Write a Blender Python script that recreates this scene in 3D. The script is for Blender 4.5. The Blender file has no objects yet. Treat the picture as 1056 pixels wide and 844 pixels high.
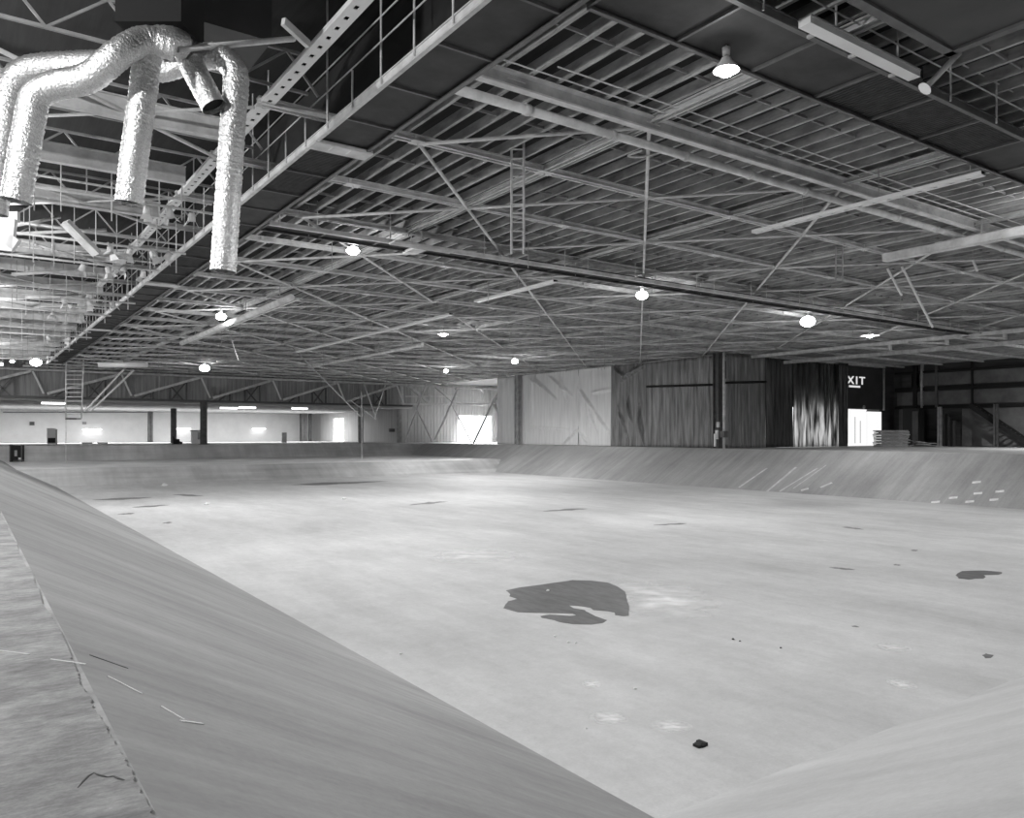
import bpy, bmesh, math, random
from mathutils import Vector, Matrix
random.seed(7)
sc = bpy.context.scene
COL = sc.collection

# ------------------------------------------------------------------ camera
EYE = 1.5                                   # lens height above the concrete deck (deck top is z = 0)
FPX, CX, CY = 813.0, 530.0, 448.5           # focal length and principal point for a 1056 x 844 frame
HEAD = math.radians(35.0)
SN, CS = math.sin(HEAD), math.cos(HEAD)
cam_d = bpy.data.cameras.new('camera')
cam = bpy.data.objects.new('camera', cam_d)
COL.objects.link(cam)
cam.location = (0, 0, EYE)
cam.rotation_euler = (math.radians(90), 0, -HEAD)
cam_d.sensor_width = 36.0
cam_d.lens = 36.0 * FPX / 1056.0
cam_d.shift_x = -(CX - 528) / 1056.0
cam_d.shift_y = (CY - 422) / 1056.0
cam_d.clip_end = 600
sc.camera = cam

# ------------------------------------------------------------------ world, exposure
world = bpy.data.worlds.new('World')
sc.world = world
world.use_nodes = True
bgn = world.node_tree.nodes['Background']
bgn.inputs[0].default_value = (1, 1, 1, 1)
bgn.inputs[1].default_value = 0.06
sc.view_settings.view_transform = 'Standard'
sc.view_settings.look = 'None'
sc.view_settings.gamma = 1
sc.view_settings.exposure = 0.0
sc.cycles.max_bounces = 10
sc.cycles.diffuse_bounces = 6
sc.cycles.caustics_reflective = False
sc.cycles.caustics_refractive = False
sc.cycles.use_denoising = True
LAMP_W = 3500.0                             # one high bay lamp
DAY_W = 11000.0                              # daylight through the big door

def lamp_light(loc, power, omni=0.05, radius=0.16):
    for kind, e in (('SPOT', power * (1 - omni)), ('POINT', power * omni)):      # the reflector throws most of it down
        l = bpy.data.lights.new('high_bay_light', kind)
        l.energy = e
        l.shadow_soft_size = radius
        if kind == 'SPOT': l.spot_size = math.radians(168); l.spot_blend = 0.5
        o = bpy.data.objects.new('high_bay_light', l)
        COL.objects.link(o)
        o.location = loc
    return o

def area_light(loc, direction, sx, sy, power):
    l = bpy.data.lights.new('daylight', 'AREA')  # this name also serves the added annex lamps
    l.shape = 'RECTANGLE'; l.size = sx; l.size_y = sy; l.energy = power
    o = bpy.data.objects.new('daylight', l)
    COL.objects.link(o)
    o.location = loc
    o.rotation_euler = Vector(direction).to_track_quat('-Z', 'Y').to_euler()
    return o

# ------------------------------------------------------------------ from the photograph's frame to places in the hall
def ray(px, py):
    u, v = (px - CX) / FPX, (py - CY) / FPX
    return Vector((SN + u * CS, CS - u * SN, -v))
def at_d(px, py, d): return Vector((0, 0, EYE)) + ray(px, py) * d
def at_z(px, py, z):
    r = ray(px, py); return Vector((0, 0, EYE)) + r * ((z - EYE) / r.z)
def at_x(px, py, X):
    r = ray(px, py); return Vector((0, 0, EYE)) + r * (X / r.x)
def at_y(px, py, Y):
    r = ray(px, py); return Vector((0, 0, EYE)) + r * (Y / r.y)

# ------------------------------------------------------------------ materials (all neutral greys: the photograph is black and white)
def g(v): return (v, v, v, 1)
def mat(name, v, rough=0.7, metal=0.0, var=0.25, scale=(1, 1, 1), ns=1.0, detail=6, bump=0.0, bscale=20, emit=0.0, local=False, spec=0.4):
    m = bpy.data.materials.new(name); m.use_nodes = True
    nt = m.node_tree; b = nt.nodes['Principled BSDF']
    b.inputs['Roughness'].default_value = rough
    b.inputs['Metallic'].default_value = metal
    b.inputs['Specular IOR Level'].default_value = spec
    b.inputs['Base Color'].default_value = g(v)
    if emit:
        b.inputs['Emission Color'].default_value = g(1); b.inputs['Emission Strength'].default_value = emit
    if var or bump:
        if local:
            co = nt.nodes.new('ShaderNodeTexCoord').outputs['Object']
        else:
            co = nt.nodes.new('ShaderNodeNewGeometry').outputs['Position']
        mp = nt.nodes.new('ShaderNodeMapping'); mp.inputs['Scale'].default_value = scale
        nt.links.new(co, mp.inputs['Vector'])
    if var:
        n = nt.nodes.new('ShaderNodeTexNoise'); n.inputs['Scale'].default_value = ns; n.inputs['Detail'].default_value = detail
        n.inputs['Roughness'].default_value = 0.65
        nt.links.new(mp.outputs[0], n.inputs['Vector'])
        r = nt.nodes.new('ShaderNodeMapRange')
        r.inputs['From Min'].default_value = 0.3; r.inputs['From Max'].default_value = 0.7
        r.inputs['To Min'].default_value = v * (1 - var); r.inputs['To Max'].default_value = min(v * (1 + var), 0.95)
        nt.links.new(n.outputs['Fac'], r.inputs['Value'])
        nt.links.new(r.outputs[0], b.inputs['Base Color'])
    if bump:
        n2 = nt.nodes.new('ShaderNodeTexNoise'); n2.inputs['Scale'].default_value = bscale; n2.inputs['Detail'].default_value = 4
        nt.links.new(co, n2.inputs['Vector'])
        bp = nt.nodes.new('ShaderNodeBump'); bp.inputs['Strength'].default_value = bump; bp.inputs['Distance'].default_value = 0.02 if bscale != 24 else 0.04
        nt.links.new(n2.outputs['Fac'], bp.inputs['Height']); nt.links.new(bp.outputs[0], b.inputs['Normal'])
    return m

def concrete(name, v, layers, rough=0.75, bump=0.15):
    """Concrete: a stack of noise layers (scale xyz, noise scale, amount) that lighten and darken one grey."""
    m = bpy.data.materials.new(name); m.use_nodes = True
    nt = m.node_tree; b = nt.nodes['Principled BSDF']
    b.inputs['Roughness'].default_value = rough
    b.inputs['Specular IOR Level'].default_value = 0.2
    co = nt.nodes.new('ShaderNodeNewGeometry').outputs['Position']
    val = nt.nodes.new('ShaderNodeValue'); val.outputs[0].default_value = 1.0
    cur = val.outputs[0]
    for (s, ns, amt, lo, hi) in layers:
        mp = nt.nodes.new('ShaderNodeMapping'); mp.inputs['Scale'].default_value = s[:3]
        if len(s) > 3: mp.inputs['Rotation'].default_value = (0, 0, s[3])
        nt.links.new(co, mp.inputs['Vector'])
        n = nt.nodes.new('ShaderNodeTexNoise'); n.inputs['Scale'].default_value = ns; n.inputs['Detail'].default_value = 5
        n.inputs['Roughness'].default_value = 0.6
        nt.links.new(mp.outputs[0], n.inputs['Vector'])
        r = nt.nodes.new('ShaderNodeMapRange')
        r.inputs['From Min'].default_value = lo; r.inputs['From Max'].default_value = hi
        r.inputs['To Min'].default_value = 1 - amt; r.inputs['To Max'].default_value = 1 + amt
        nt.links.new(n.outputs['Fac'], r.inputs['Value'])
        mm = nt.nodes.new('ShaderNodeMath'); mm.operation = 'MULTIPLY'
        nt.links.new(cur, mm.inputs[0]); nt.links.new(r.outputs[0], mm.inputs[1]); cur = mm.outputs[0]
    mm = nt.nodes.new('ShaderNodeMath'); mm.operation = 'MULTIPLY'; mm.inputs[1].default_value = v; mm.use_clamp = True
    nt.links.new(cur, mm.inputs[0]); nt.links.new(mm.outputs[0], b.inputs['Base Color'])
    n2 = nt.nodes.new('ShaderNodeTexNoise'); n2.inputs['Scale'].default_value = 14; n2.inputs['Detail'].default_value = 6
    nt.links.new(co, n2.inputs['Vector'])
    bp = nt.nodes.new('ShaderNodeBump'); bp.inputs['Strength'].default_value = bump; bp.inputs['Distance'].default_value = 0.01
    nt.links.new(n2.outputs['Fac'], bp.inputs['Height']); nt.links.new(bp.outputs[0], b.inputs['Normal'])
    return m

def soft(name, v, dens):
    m = concrete(name, v, [((1, 1, 1), 1.5, 0.10, .35, .65)], 0.8, 0.1)
    nt = m.node_tree; b = nt.nodes['Principled BSDF']
    co = nt.nodes.new('ShaderNodeTexCoord')
    ln = nt.nodes.new('ShaderNodeVectorMath'); ln.operation = 'LENGTH'; nt.links.new(co.outputs['Object'], ln.inputs[0])
    mr = nt.nodes.new('ShaderNodeMapRange'); mr.inputs['From Min'].default_value = 0.1; mr.inputs['From Max'].default_value = 0.92; mr.inputs['To Min'].default_value = dens * 1.6; mr.inputs['To Max'].default_value = 0
    nt.links.new(ln.outputs['Value'], mr.inputs['Value'])
    n = nt.nodes.new('ShaderNodeTexNoise'); n.inputs['Scale'].default_value = 2.0; n.inputs['Detail'].default_value = 8
    mpd = nt.nodes.new('ShaderNodeMapping'); mpd.inputs['Scale'].default_value = (0.8, 2.2, 1); mpd.inputs['Location'].default_value = (3.1, 1.7, 0); nt.links.new(co.outputs['Object'], mpd.inputs['Vector']); nt.links.new(mpd.outputs[0], n.inputs['Vector'])
    nr = nt.nodes.new('ShaderNodeMapRange'); nr.inputs['From Min'].default_value = 0.2; nr.inputs['From Max'].default_value = 0.75; nt.links.new(n.outputs['Fac'], nr.inputs['Value'])
    mm = nt.nodes.new('ShaderNodeMath'); mm.operation = 'MULTIPLY'; mm.use_clamp = True
    nt.links.new(mr.outputs[0], mm.inputs[0]); nt.links.new(nr.outputs[0], mm.inputs[1]); nt.links.new(mm.outputs[0], b.inputs['Alpha'])
    return m

def emitter(name, s):
    m = bpy.data.materials.new(name); m.use_nodes = True
    nt = m.node_tree; nt.nodes.clear()
    e = nt.nodes.new('ShaderNodeEmission'); e.inputs[1].default_value = s
    o = nt.nodes.new('ShaderNodeOutputMaterial'); nt.links.new(e.outputs[0], o.inputs[0])
    return m

def sheeting(name, v, trans, rough, var=0.35, bump=0.5):
    """Plastic sheet: dull diffuse with a glossy coat and some light through it."""
    m = bpy.data.materials.new(name); m.use_nodes = True
    nt = m.node_tree; b = nt.nodes['Principled BSDF']
    b.inputs['Roughness'].default_value = rough
    co = nt.nodes.new('ShaderNodeNewGeometry').outputs['Position']
    mp = nt.nodes.new('ShaderNodeMapping'); mp.inputs['Scale'].default_value = (2.2, 2.2, 0.22)
    nt.links.new(co, mp.inputs['Vector'])
    n = nt.nodes.new('ShaderNodeTexNoise'); n.inputs['Scale'].default_value = 1.2; n.inputs['Detail'].default_value = 8
    nt.links.new(mp.outputs[0], n.inputs['Vector'])
    r = nt.nodes.new('ShaderNodeMapRange'); r.inputs['From Min'].default_value = 0.3; r.inputs['From Max'].default_value = 0.7
    r.inputs['To Min'].default_value = v * (1 - var); r.inputs['To Max'].default_value = v * (1 + var)
    nt.links.new(n.outputs['Fac'], r.inputs['Value']); nt.links.new(r.outputs[0], b.inputs['Base Color'])
    bp = nt.nodes.new('ShaderNodeBump'); bp.inputs['Strength'].default_value = bump; bp.inputs['Distance'].default_value = 0.15
    nt.links.new(n.outputs['Fac'], bp.inputs['Height']); nt.links.new(bp.outputs[0], b.inputs['Normal'])
    if trans:
        t = nt.nodes.new('ShaderNodeBsdfTranslucent'); t.inputs[0].default_value = g(0.8)
        mx = nt.nodes.new('ShaderNodeMixShader'); mx.inputs[0].default_value = trans
        if trans > 0.3:
            tr_ = nt.nodes.new('ShaderNodeMapRange'); tr_.inputs['From Min'].default_value = 0.36; tr_.inputs['From Max'].default_value = 0.62
            tr_.inputs['To Min'].default_value = 0.02; tr_.inputs['To Max'].default_value = 0.75
            n3 = nt.nodes.new('ShaderNodeTexNoise'); n3.inputs['Scale'].default_value = 1.5; n3.inputs['Detail'].default_value = 7
            mp3 = nt.nodes.new('ShaderNodeMapping'); mp3.inputs['Scale'].default_value = (1.5, 1.5, 0.16)
            nt.links.new(co, mp3.inputs['Vector']); nt.links.new(mp3.outputs[0], n3.inputs['Vector']); nt.links.new(n3.outputs['Fac'], tr_.inputs['Value']); nt.links.new(tr_.outputs[0], mx.inputs[0])
        nt.links.new(b.outputs[0], mx.inputs[1]); nt.links.new(t.outputs[0], mx.inputs[2])
        nt.links.new(mx.outputs[0], nt.nodes['Material Output'].inputs[0])
    return m

M = {}
GR = [((1, 1, 1), 22.0, 0.05, .3, .7), ((1, 1, 1), 6.0, 0.04, .3, .7)]          # fine grain
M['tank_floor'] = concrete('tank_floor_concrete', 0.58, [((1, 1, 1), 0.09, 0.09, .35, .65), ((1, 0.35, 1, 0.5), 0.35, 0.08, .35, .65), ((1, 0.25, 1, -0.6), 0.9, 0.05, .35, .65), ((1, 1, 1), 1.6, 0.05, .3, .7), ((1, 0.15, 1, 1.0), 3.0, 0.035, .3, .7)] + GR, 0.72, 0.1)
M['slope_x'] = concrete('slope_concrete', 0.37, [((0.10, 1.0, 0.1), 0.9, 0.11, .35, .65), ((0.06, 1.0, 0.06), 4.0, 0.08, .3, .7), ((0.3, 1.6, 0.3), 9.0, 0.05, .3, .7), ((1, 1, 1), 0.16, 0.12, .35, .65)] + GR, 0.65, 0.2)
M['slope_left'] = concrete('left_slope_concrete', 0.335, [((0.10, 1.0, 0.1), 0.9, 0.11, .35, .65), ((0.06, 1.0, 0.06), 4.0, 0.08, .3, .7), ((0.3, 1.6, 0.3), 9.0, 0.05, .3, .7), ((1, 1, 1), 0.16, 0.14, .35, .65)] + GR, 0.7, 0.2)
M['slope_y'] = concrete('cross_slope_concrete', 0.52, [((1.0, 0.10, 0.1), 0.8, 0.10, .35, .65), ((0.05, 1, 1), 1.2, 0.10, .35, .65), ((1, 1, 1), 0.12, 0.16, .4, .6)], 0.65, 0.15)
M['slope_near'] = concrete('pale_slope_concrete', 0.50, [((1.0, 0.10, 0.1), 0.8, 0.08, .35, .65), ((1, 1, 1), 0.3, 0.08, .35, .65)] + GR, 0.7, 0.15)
M['bench'] = concrete('bench_concrete', 0.80, [((1, 1, 1), 0.2, 0.12, .35, .65)], 0.6, 0.1)
M['deck'] = concrete('deck_concrete', 0.41, [((0.35, 1.2, 1, 0.3), 1.4, 0.16, .35, .65), ((1, 1, 1), 0.6, 0.14, .35, .65), ((0.5, 1, 1), 9.0, 0.10, .3, .7)] + GR, 0.7, 0.02)
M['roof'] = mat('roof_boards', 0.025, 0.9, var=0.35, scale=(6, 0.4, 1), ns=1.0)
M['joist'] = mat('joist_timber', 0.37, 0.85, var=0.5, scale=(2, 0.6, 2), ns=1.2)
M['bridging'] = mat('bridging_timber', 0.22, 0.85, var=0.3)
M['paint'] = mat('pale_painted_steel', 0.60, 0.75, var=0.25, ns=1.5)
M['steel'] = mat('grey_steel', 0.38, 0.7, var=0.3, ns=1.5)
M['darksteel'] = mat('dark_steel', 0.10, 0.5, var=0.3, ns=2)
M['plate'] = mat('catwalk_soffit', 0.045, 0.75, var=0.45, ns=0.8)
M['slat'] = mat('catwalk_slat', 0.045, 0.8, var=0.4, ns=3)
M['black'] = mat('black_void', 0.015, 0.9, var=0)
M['foil'] = mat('foil_duct', 0.80, 0.36, 0.82, var=0.30, ns=40, bump=0.75, bscale=24)
M['annex'] = mat('white_block_wall', 0.80, 0.85, var=0.08, ns=0.3)
M['annex_ceiling'] = mat('annex_soffit', 0.45, 0.85, var=0.2, scale=(0.2, 3, 1))
M['clad'] = mat('grey_cladding', 0.34, 0.7, var=0.35, scale=(3, 3, 0.15), ns=1.0)
M['clad_pale'] = mat('pale_cladding', 0.45, 0.7, var=0.15, scale=(3, 3, 0.15), ns=1.0)
M['darkwall'] = mat('dark_cladding', 0.055, 0.75, var=0.4, scale=(0.3, 0.3, 2.5), ns=0.8)
M['darkpanel'] = mat('dark_panel', 0.05, 0.6, var=0.3, ns=0.5)
M['greywall'] = mat('dim_wall_panel', 0.13, 0.8, var=0.3, ns=0.6)
M['lumber'] = mat('weathered_panel', 0.30, 0.8, var=0.4, scale=(1, 1, 6), ns=2)
M['white_sheet'] = sheeting('white_sheet', 0.84, 0.12, 0.55, 0.10, 0.25)
M['dark_sheet'] = sheeting('dark_sheet', 0.20, 0.0, 0.30, 0.55, 1.0)
M['black_sheet'] = sheeting('black_sheet', 0.05, 0.0, 0.25, 0.5, 1.0)
M['clear_sheet'] = sheeting('thin_dark_sheet', 0.05, 0.35, 0.25, 0.5, 1.0)
M['streak'] = mat('damp_streak', 0.20, 0.6, var=0.4, ns=2)
M['wet'] = mat('damp_patch', 0.115, 0.6, var=0.35, scale=(1, 0.3, 1), ns=4)
M['scrape'] = mat('pale_scrape', 0.62, 0.9, var=0.2, ns=2)
M['pale_mark'] = mat('pale_dust', 0.80, 0.9, var=0.2, ns=4)
M['litter'] = mat('dark_litter', 0.02, 0.8, var=0)
M['pale_litter'] = mat('pale_litter', 0.8, 0.8, var=0)
M['white'] = mat('white_paint', 0.75, 0.5, var=0.05)
M['bulb'] = emitter('glowing_bulb', 30.0)
M['tube'] = emitter('glowing_tube', 5.0)
M['day'] = emitter('daylight_opening', 6.0)
M['leaf'] = emitter('glowing_door_leaf', 1.0)  # the white leaves glow by emission in place of light falling on them
M['dim_day'] = emitter('shaded_daylight', 2.2)
M['sign'] = emitter('sign_letters', 0.75)

# ------------------------------------------------------------------ mesh helpers
class MB:
    def __init__(s): s.bm = bmesh.new()
    def face(s, pts):
        return s.bm.faces.new([s.bm.verts.new(p) for p in pts])
    def box(s, a, b):
        x0, y0, z0 = a; x1, y1, z1 = b
        v = [s.bm.verts.new(p) for p in ((x0, y0, z0), (x1, y0, z0), (x1, y1, z0), (x0, y1, z0), (x0, y0, z1), (x1, y0, z1), (x1, y1, z1), (x0, y1, z1))]
        for f in ((0, 3, 2, 1), (4, 5, 6, 7), (0, 1, 5, 4), (1, 2, 6, 5), (2, 3, 7, 6), (3, 0, 4, 7)):
            s.bm.faces.new([v[i] for i in f])
        return s
    def bar(s, p, q, w, h, up=(0, 0, 1)):
        p, q = Vector(p), Vector(q)
        d = (q - p).normalized(); up = Vector(up)
        side = d.cross(up)
        if side.length < 1e-4: side = d.cross(Vector((1, 0, 0)))
        side.normalize(); n = side.cross(d).normalized()
        v = []
        for e in (p, q):
            for a, b in ((-1, -1), (1, -1), (1, 1), (-1, 1)):
                v.append(s.bm.verts.new(e + side * (a * w / 2) + n * (b * h / 2)))
        for f in ((3, 2, 1, 0), (4, 5, 6, 7), (0, 1, 5, 4), (1, 2, 6, 5), (2, 3, 7, 6), (3, 0, 4, 7)):
            s.bm.faces.new([v[i] for i in f])
        return s
    def tube(s, p, q, r, n=8, r2=None, caps=True):
        return s.path([Vector(p), Vector(q)], lambda t: r if r2 is None else r + (r2 - r) * t, n, caps)
    def path(s, pts, rad, n=8, caps=True):
        pts = [Vector(p) for p in pts]
        rings = []; up = None
        for i, p in enumerate(pts):
            d = (pts[min(i + 1, len(pts) - 1)] - pts[max(i - 1, 0)]).normalized()
            if up is None:
                up = Vector((0, 0, 1)) if abs(d.z) < 0.9 else Vector((1, 0, 0))
            sd = d.cross(up).normalized(); up = sd.cross(d).normalized()
            r = rad(i / max(len(pts) - 1, 1)) if callable(rad) else rad
            rings.append([s.bm.verts.new(p + (sd * math.cos(2 * math.pi * k / n) + up * math.sin(2 * math.pi * k / n)) * r) for k in range(n)])
        for a, b in zip(rings, rings[1:]):
            for k in range(n):
                f = s.bm.faces.new((a[k], a[(k + 1) % n], b[(k + 1) % n], b[k])); f.smooth = n > 7
        if caps:
            s.bm.faces.new(rings[0][::-1]); s.bm.faces.new(rings[-1])
        return s
    def lathe(s, prof, n=20, c=(0, 0, 0)):
        rings = [[s.bm.verts.new((c[0] + r * math.cos(2 * math.pi * k / n), c[1] + r * math.sin(2 * math.pi * k / n), c[2] + z)) for k in range(n)] for r, z in prof]
        for a, b in zip(rings, rings[1:]):
            for k in range(n):
                f = s.bm.faces.new((a[k], a[(k + 1) % n], b[(k + 1) % n], b[k])); f.smooth = True
        return s
    def prism(s, poly, z0, z1):
        lo = [s.bm.verts.new((p[0], p[1], z0)) for p in poly]; hi = [s.bm.verts.new((p[0], p[1], z1)) for p in poly]
        n = len(poly)
        s.bm.faces.new(hi); s.bm.faces.new(lo[::-1])
        for k in range(n): s.bm.faces.new((lo[k], lo[(k + 1) % n], hi[(k + 1) % n], hi[k]))
        return s
    def data(s, name, m):
        me = bpy.data.meshes.new(name); bmesh.ops.recalc_face_normals(s.bm, faces=s.bm.faces[:])
        s.bm.to_mesh(me); s.bm.free()
        me.materials.append(M[m] if isinstance(m, str) else m)
        return me
    def build(s, name, m, parent=None, loc=None):
        return link(name, s.data(name, m), parent, loc)

def link(name, me, parent=None, loc=None):
    o = bpy.data.objects.new(name, me); COL.objects.link(o)
    if loc is not None: o.location = loc
    if parent is not None: o.parent = parent
    return o
def tag(o, label, cat, group=None, kind=None):
    o['label'] = label; o['category'] = cat
    if group: o['group'] = group
    if kind: o['kind'] = kind
    return o
def thing(name, label, cat, loc=(0, 0, 0), rz=0, group=None):
    o = bpy.data.objects.new(name, None); COL.objects.link(o)
    o.location = loc; o.rotation_euler = (0, 0, rz); o.empty_display_size = 0.2
    return tag(o, label, cat, group)
def struct(o, label, cat):
    return tag(o, label, cat, kind='structure')
def dup_tree(root, loc, rz=None):
    r = root.copy(); COL.objects.link(r); r.location = loc
    if rz is not None: r.rotation_euler = (0, 0, rz)
    for ch in root.children:
        c = ch.copy(); COL.objects.link(c); c.parent = r
        for gch in ch.children:
            d = gch.copy(); COL.objects.link(d); d.parent = c
    return r
def rnd(a, b): return random.uniform(a, b)
def smooth_path(pts, per=10):
    pts = [Vector(p) for p in pts]; out = []
    P = [pts[0] * 2 - pts[1]] + pts + [pts[-1] * 2 - pts[-2]]
    for i in range(1, len(P) - 2):
        for k in range(per):
            t = k / per; a, b, c, d = P[i - 1], P[i], P[i + 1], P[i + 2]
            out.append(0.5 * ((2 * b) + (c - a) * t + (2 * a - 5 * b + 4 * c - d) * t * t + (3 * b - a - 3 * c + d) * t ** 3))
    out.append(pts[-1]); return out
def resample(pts, step):
    out = [pts[0].copy()]; acc = 0
    for a, b in zip(pts, pts[1:]):
        L = (b - a).length
        if L < 1e-9: continue
        t = step - acc
        while t <= L:
            out.append(a + (b - a) * (t / L)); t += step
        acc = (acc + L) % step
    return out

# ================================================================== THE TANK (setting)
D = 3.65                    # depth of the tank floor below the deck
XL0, XL1 = 0.63, 7.62       # left slope: rim, toe
YN0, YN1 = 0.63, 7.55       # near slope
XR1, XR0 = 59.9, 66.6       # right slope: toe, rim
YF1, YB0, ZB = 90.0, 93.1, -2.0   # far slope toe, bench edge, bench height
YB1, YF0 = 120.7, 122.5     # bench back, far rim
def xl(z): return XL0 + (-z / D) * (XL1 - XL0)
def xr(z): return XR0 - (-z / D) * (XR0 - XR1)
def yn(z): return YN0 + (-z / D) * (YN1 - YN0)

fl = MB(); fl.face([(XL1, YN1, -D), (XR1, YN1, -D), (XR1, YF1, -D), (XL1, YF1, -D)])
floor = struct(fl.build('floor', 'tank_floor'), 'broad pale concrete bottom of the empty tank', 'floor')
def slope(pts, m, name='slope'):
    b = MB(); b.face(pts); return b.build(name, m, floor)
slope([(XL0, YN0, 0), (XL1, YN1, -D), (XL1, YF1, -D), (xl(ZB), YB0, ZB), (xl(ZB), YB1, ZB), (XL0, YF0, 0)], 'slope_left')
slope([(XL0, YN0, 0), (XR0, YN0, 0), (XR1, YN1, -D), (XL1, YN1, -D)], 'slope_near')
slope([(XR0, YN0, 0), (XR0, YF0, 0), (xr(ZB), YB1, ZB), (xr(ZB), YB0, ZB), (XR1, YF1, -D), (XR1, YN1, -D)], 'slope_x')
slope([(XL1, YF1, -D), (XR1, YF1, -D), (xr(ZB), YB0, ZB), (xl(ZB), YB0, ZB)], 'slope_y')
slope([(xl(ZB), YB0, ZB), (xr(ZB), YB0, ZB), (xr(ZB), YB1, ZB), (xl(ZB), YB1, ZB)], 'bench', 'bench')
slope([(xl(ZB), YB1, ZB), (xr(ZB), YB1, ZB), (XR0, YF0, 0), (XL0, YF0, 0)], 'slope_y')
# deck round the tank, a slab with depth; the left strip carries a thin ragged topping
dk = MB()
dk.box((-14, -12, -0.4), (XL0, 182, 0)); dk.box((XL0, -12, -0.4), (108, YN0, 0)); dk.box((XR0, YN0, -0.4), (108, YF0, 0)); dk.box((XL0, YF0, -0.4), (108, 182, 0))
dk.build('deck', 'deck', floor)
edge = []
y = -3.0
while y < 60:
    near = y < 6
    edge.append((XL0 - 0.03 + 0.012 * math.sin(2.1 * y) + 0.006 * math.sin(11.3 * y + 1) + random.gauss(0, 0.005) - (0.06 * math.sin((y - 2.0) / 0.9 * math.pi) if 2.0 < y < 2.9 else 0), y)); y += 0.03 if near else 0.4
MB().prism([(-9, -3.0)] + edge + [(-9, 60)], 0.001, 0.014).build('topping', concrete('topping_skim', 0.335, [((0.8, 1.6, 1, 0.35), 1.6, 0.20, .38, .62), ((1, 1, 1), 3.5, 0.14, .35, .65), ((0.9, 2.2, 1, 0.25), 11.0, 0.16, .32, .68), ((0.8, 1.6, 1, 0.25), 34.0, 0.13, .3, .7), ((1, 1, 1), 70.0, 0.08, .3, .7)], 0.85, 0.5), floor)

# ================================================================== ROOF (setting)
ZC = EYE + 9.0              # bottom of the roof chords
ZJ = ZC + 0.22              # underside of the joists
ZR = ZJ + 0.42              # roof boards
Y0, BAY = 16.56, 5.04       # chord lines across the hall
X0, NODE = 11.55, 4.85      # nodes along a chord
HALL_Y = 127.4
rf = MB()
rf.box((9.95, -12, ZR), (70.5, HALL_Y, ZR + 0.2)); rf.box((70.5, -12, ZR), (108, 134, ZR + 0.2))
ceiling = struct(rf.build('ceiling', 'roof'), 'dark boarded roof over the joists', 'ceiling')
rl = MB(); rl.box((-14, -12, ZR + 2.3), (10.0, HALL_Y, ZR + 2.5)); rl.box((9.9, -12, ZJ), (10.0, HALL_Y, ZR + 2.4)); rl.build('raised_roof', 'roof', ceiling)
jm = MB(); jm.box((-0.045, 0, 0), (0.045, 1, 0.30)); jm_d = jm.data('joist', 'joist')
x = 10.3
while x < 107:
    y0 = max(3.0, 0.36 * x - 3); y1 = HALL_Y if x < 70 else 62
    o = link('joist', jm_d, ceiling, (x, y0, ZJ + rnd(-0.01, 0.01))); o.scale = (rnd(0.85, 1.2), y1 - y0, 1.0)
    x += 0.84
br = MB()
k = 0
for yy in [Y0 + BAY * (i + 0.5) / 1.0 for i in range(-2, 21)]:
    xx = 10.3
    while xx < 69:
        if yy > 0.36 * xx - 2 and random.random() < 0.8:
            br.box((xx + 0.05, yy - 0.025, ZJ + 0.05), (xx + 0.79, yy + 0.025, ZJ + 0.13))
        xx += 0.84
br.build('bridging', 'bridging', ceiling)['kind'] = 'stuff'
# chords: two pale angles with a dark gap and a web that carries the joists
def chord_mesh(L):
    b = MB()
    for s in (-1, 1):
        b.box((0, s * 0.10 - 0.045, 0), (L, s * 0.10 + 0.045, 0.03)); b.box((0, s * 0.06 - 0.012, 0.0), (L, s * 0.06 + 0.012, 0.15))
    b.box((0, -0.12, 0.17), (L, 0.12, 0.215))
    return b
chord_y = [Y0 + BAY * i for i in range(-2, 22)]
for yc in [c for k, c in enumerate(chord_y) if k not in (0, 2)]:
    xe = 70 if yc > 62 else 107
    xs = 6.6
    chord_mesh(xe - xs).build('chord', 'paint', ceiling, (xs, yc, ZC))
for j in range(1, 12, 2):
    xb = X0 + NODE * j
    y0 = max(5, 0.36 * xb - 2)
    o = chord_mesh(122 - y0).build('tie_beam', 'paint', ceiling, (xb, y0, ZC + 0.02)); o.rotation_euler = (0, 0, math.pi / 2)
gm = MB(); gm.box((-0.28, -0.2, 0), (0.28, 0.2, 0.02)); gm.box((-0.02, -0.02, -0.1), (0.02, 0.02, 0)); gm.box((-0.2, -0.15, 0.02), (-0.1, 0.15, 0.2)); gm_d = gm.data('gusset', 'paint')
n_br = 0
for i, (ya, yb) in enumerate(zip(chord_y, chord_y[1:])):
    if i < 2: continue
    # a zigzag of pipes in plan between each pair of chords
    for j in range(-1, 12):
        xa, xb = X0 + NODE * j, X0 + NODE * (j + 1)
        if ya < 0.36 * xa - 4 or xa < 9.5: continue
        a, b2 = (ya, yb) if (j + i) % 2 else (yb, ya)
        if random.random() < 0.12 and ya > 40: continue
        MB().tube((xa, a, ZC - 0.03), (xb, b2, ZC - 0.03), 0.06, 8).build('brace', 'paint', ceiling); n_br += 1
for yc in chord_y[1:-1]:
    for j in range(0, 12):
        xa = X0 + NODE * j
        if yc > 0.36 * xa - 2: link('gusset', gm_d, ceiling, (xa, yc, ZC - 0.01))
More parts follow.
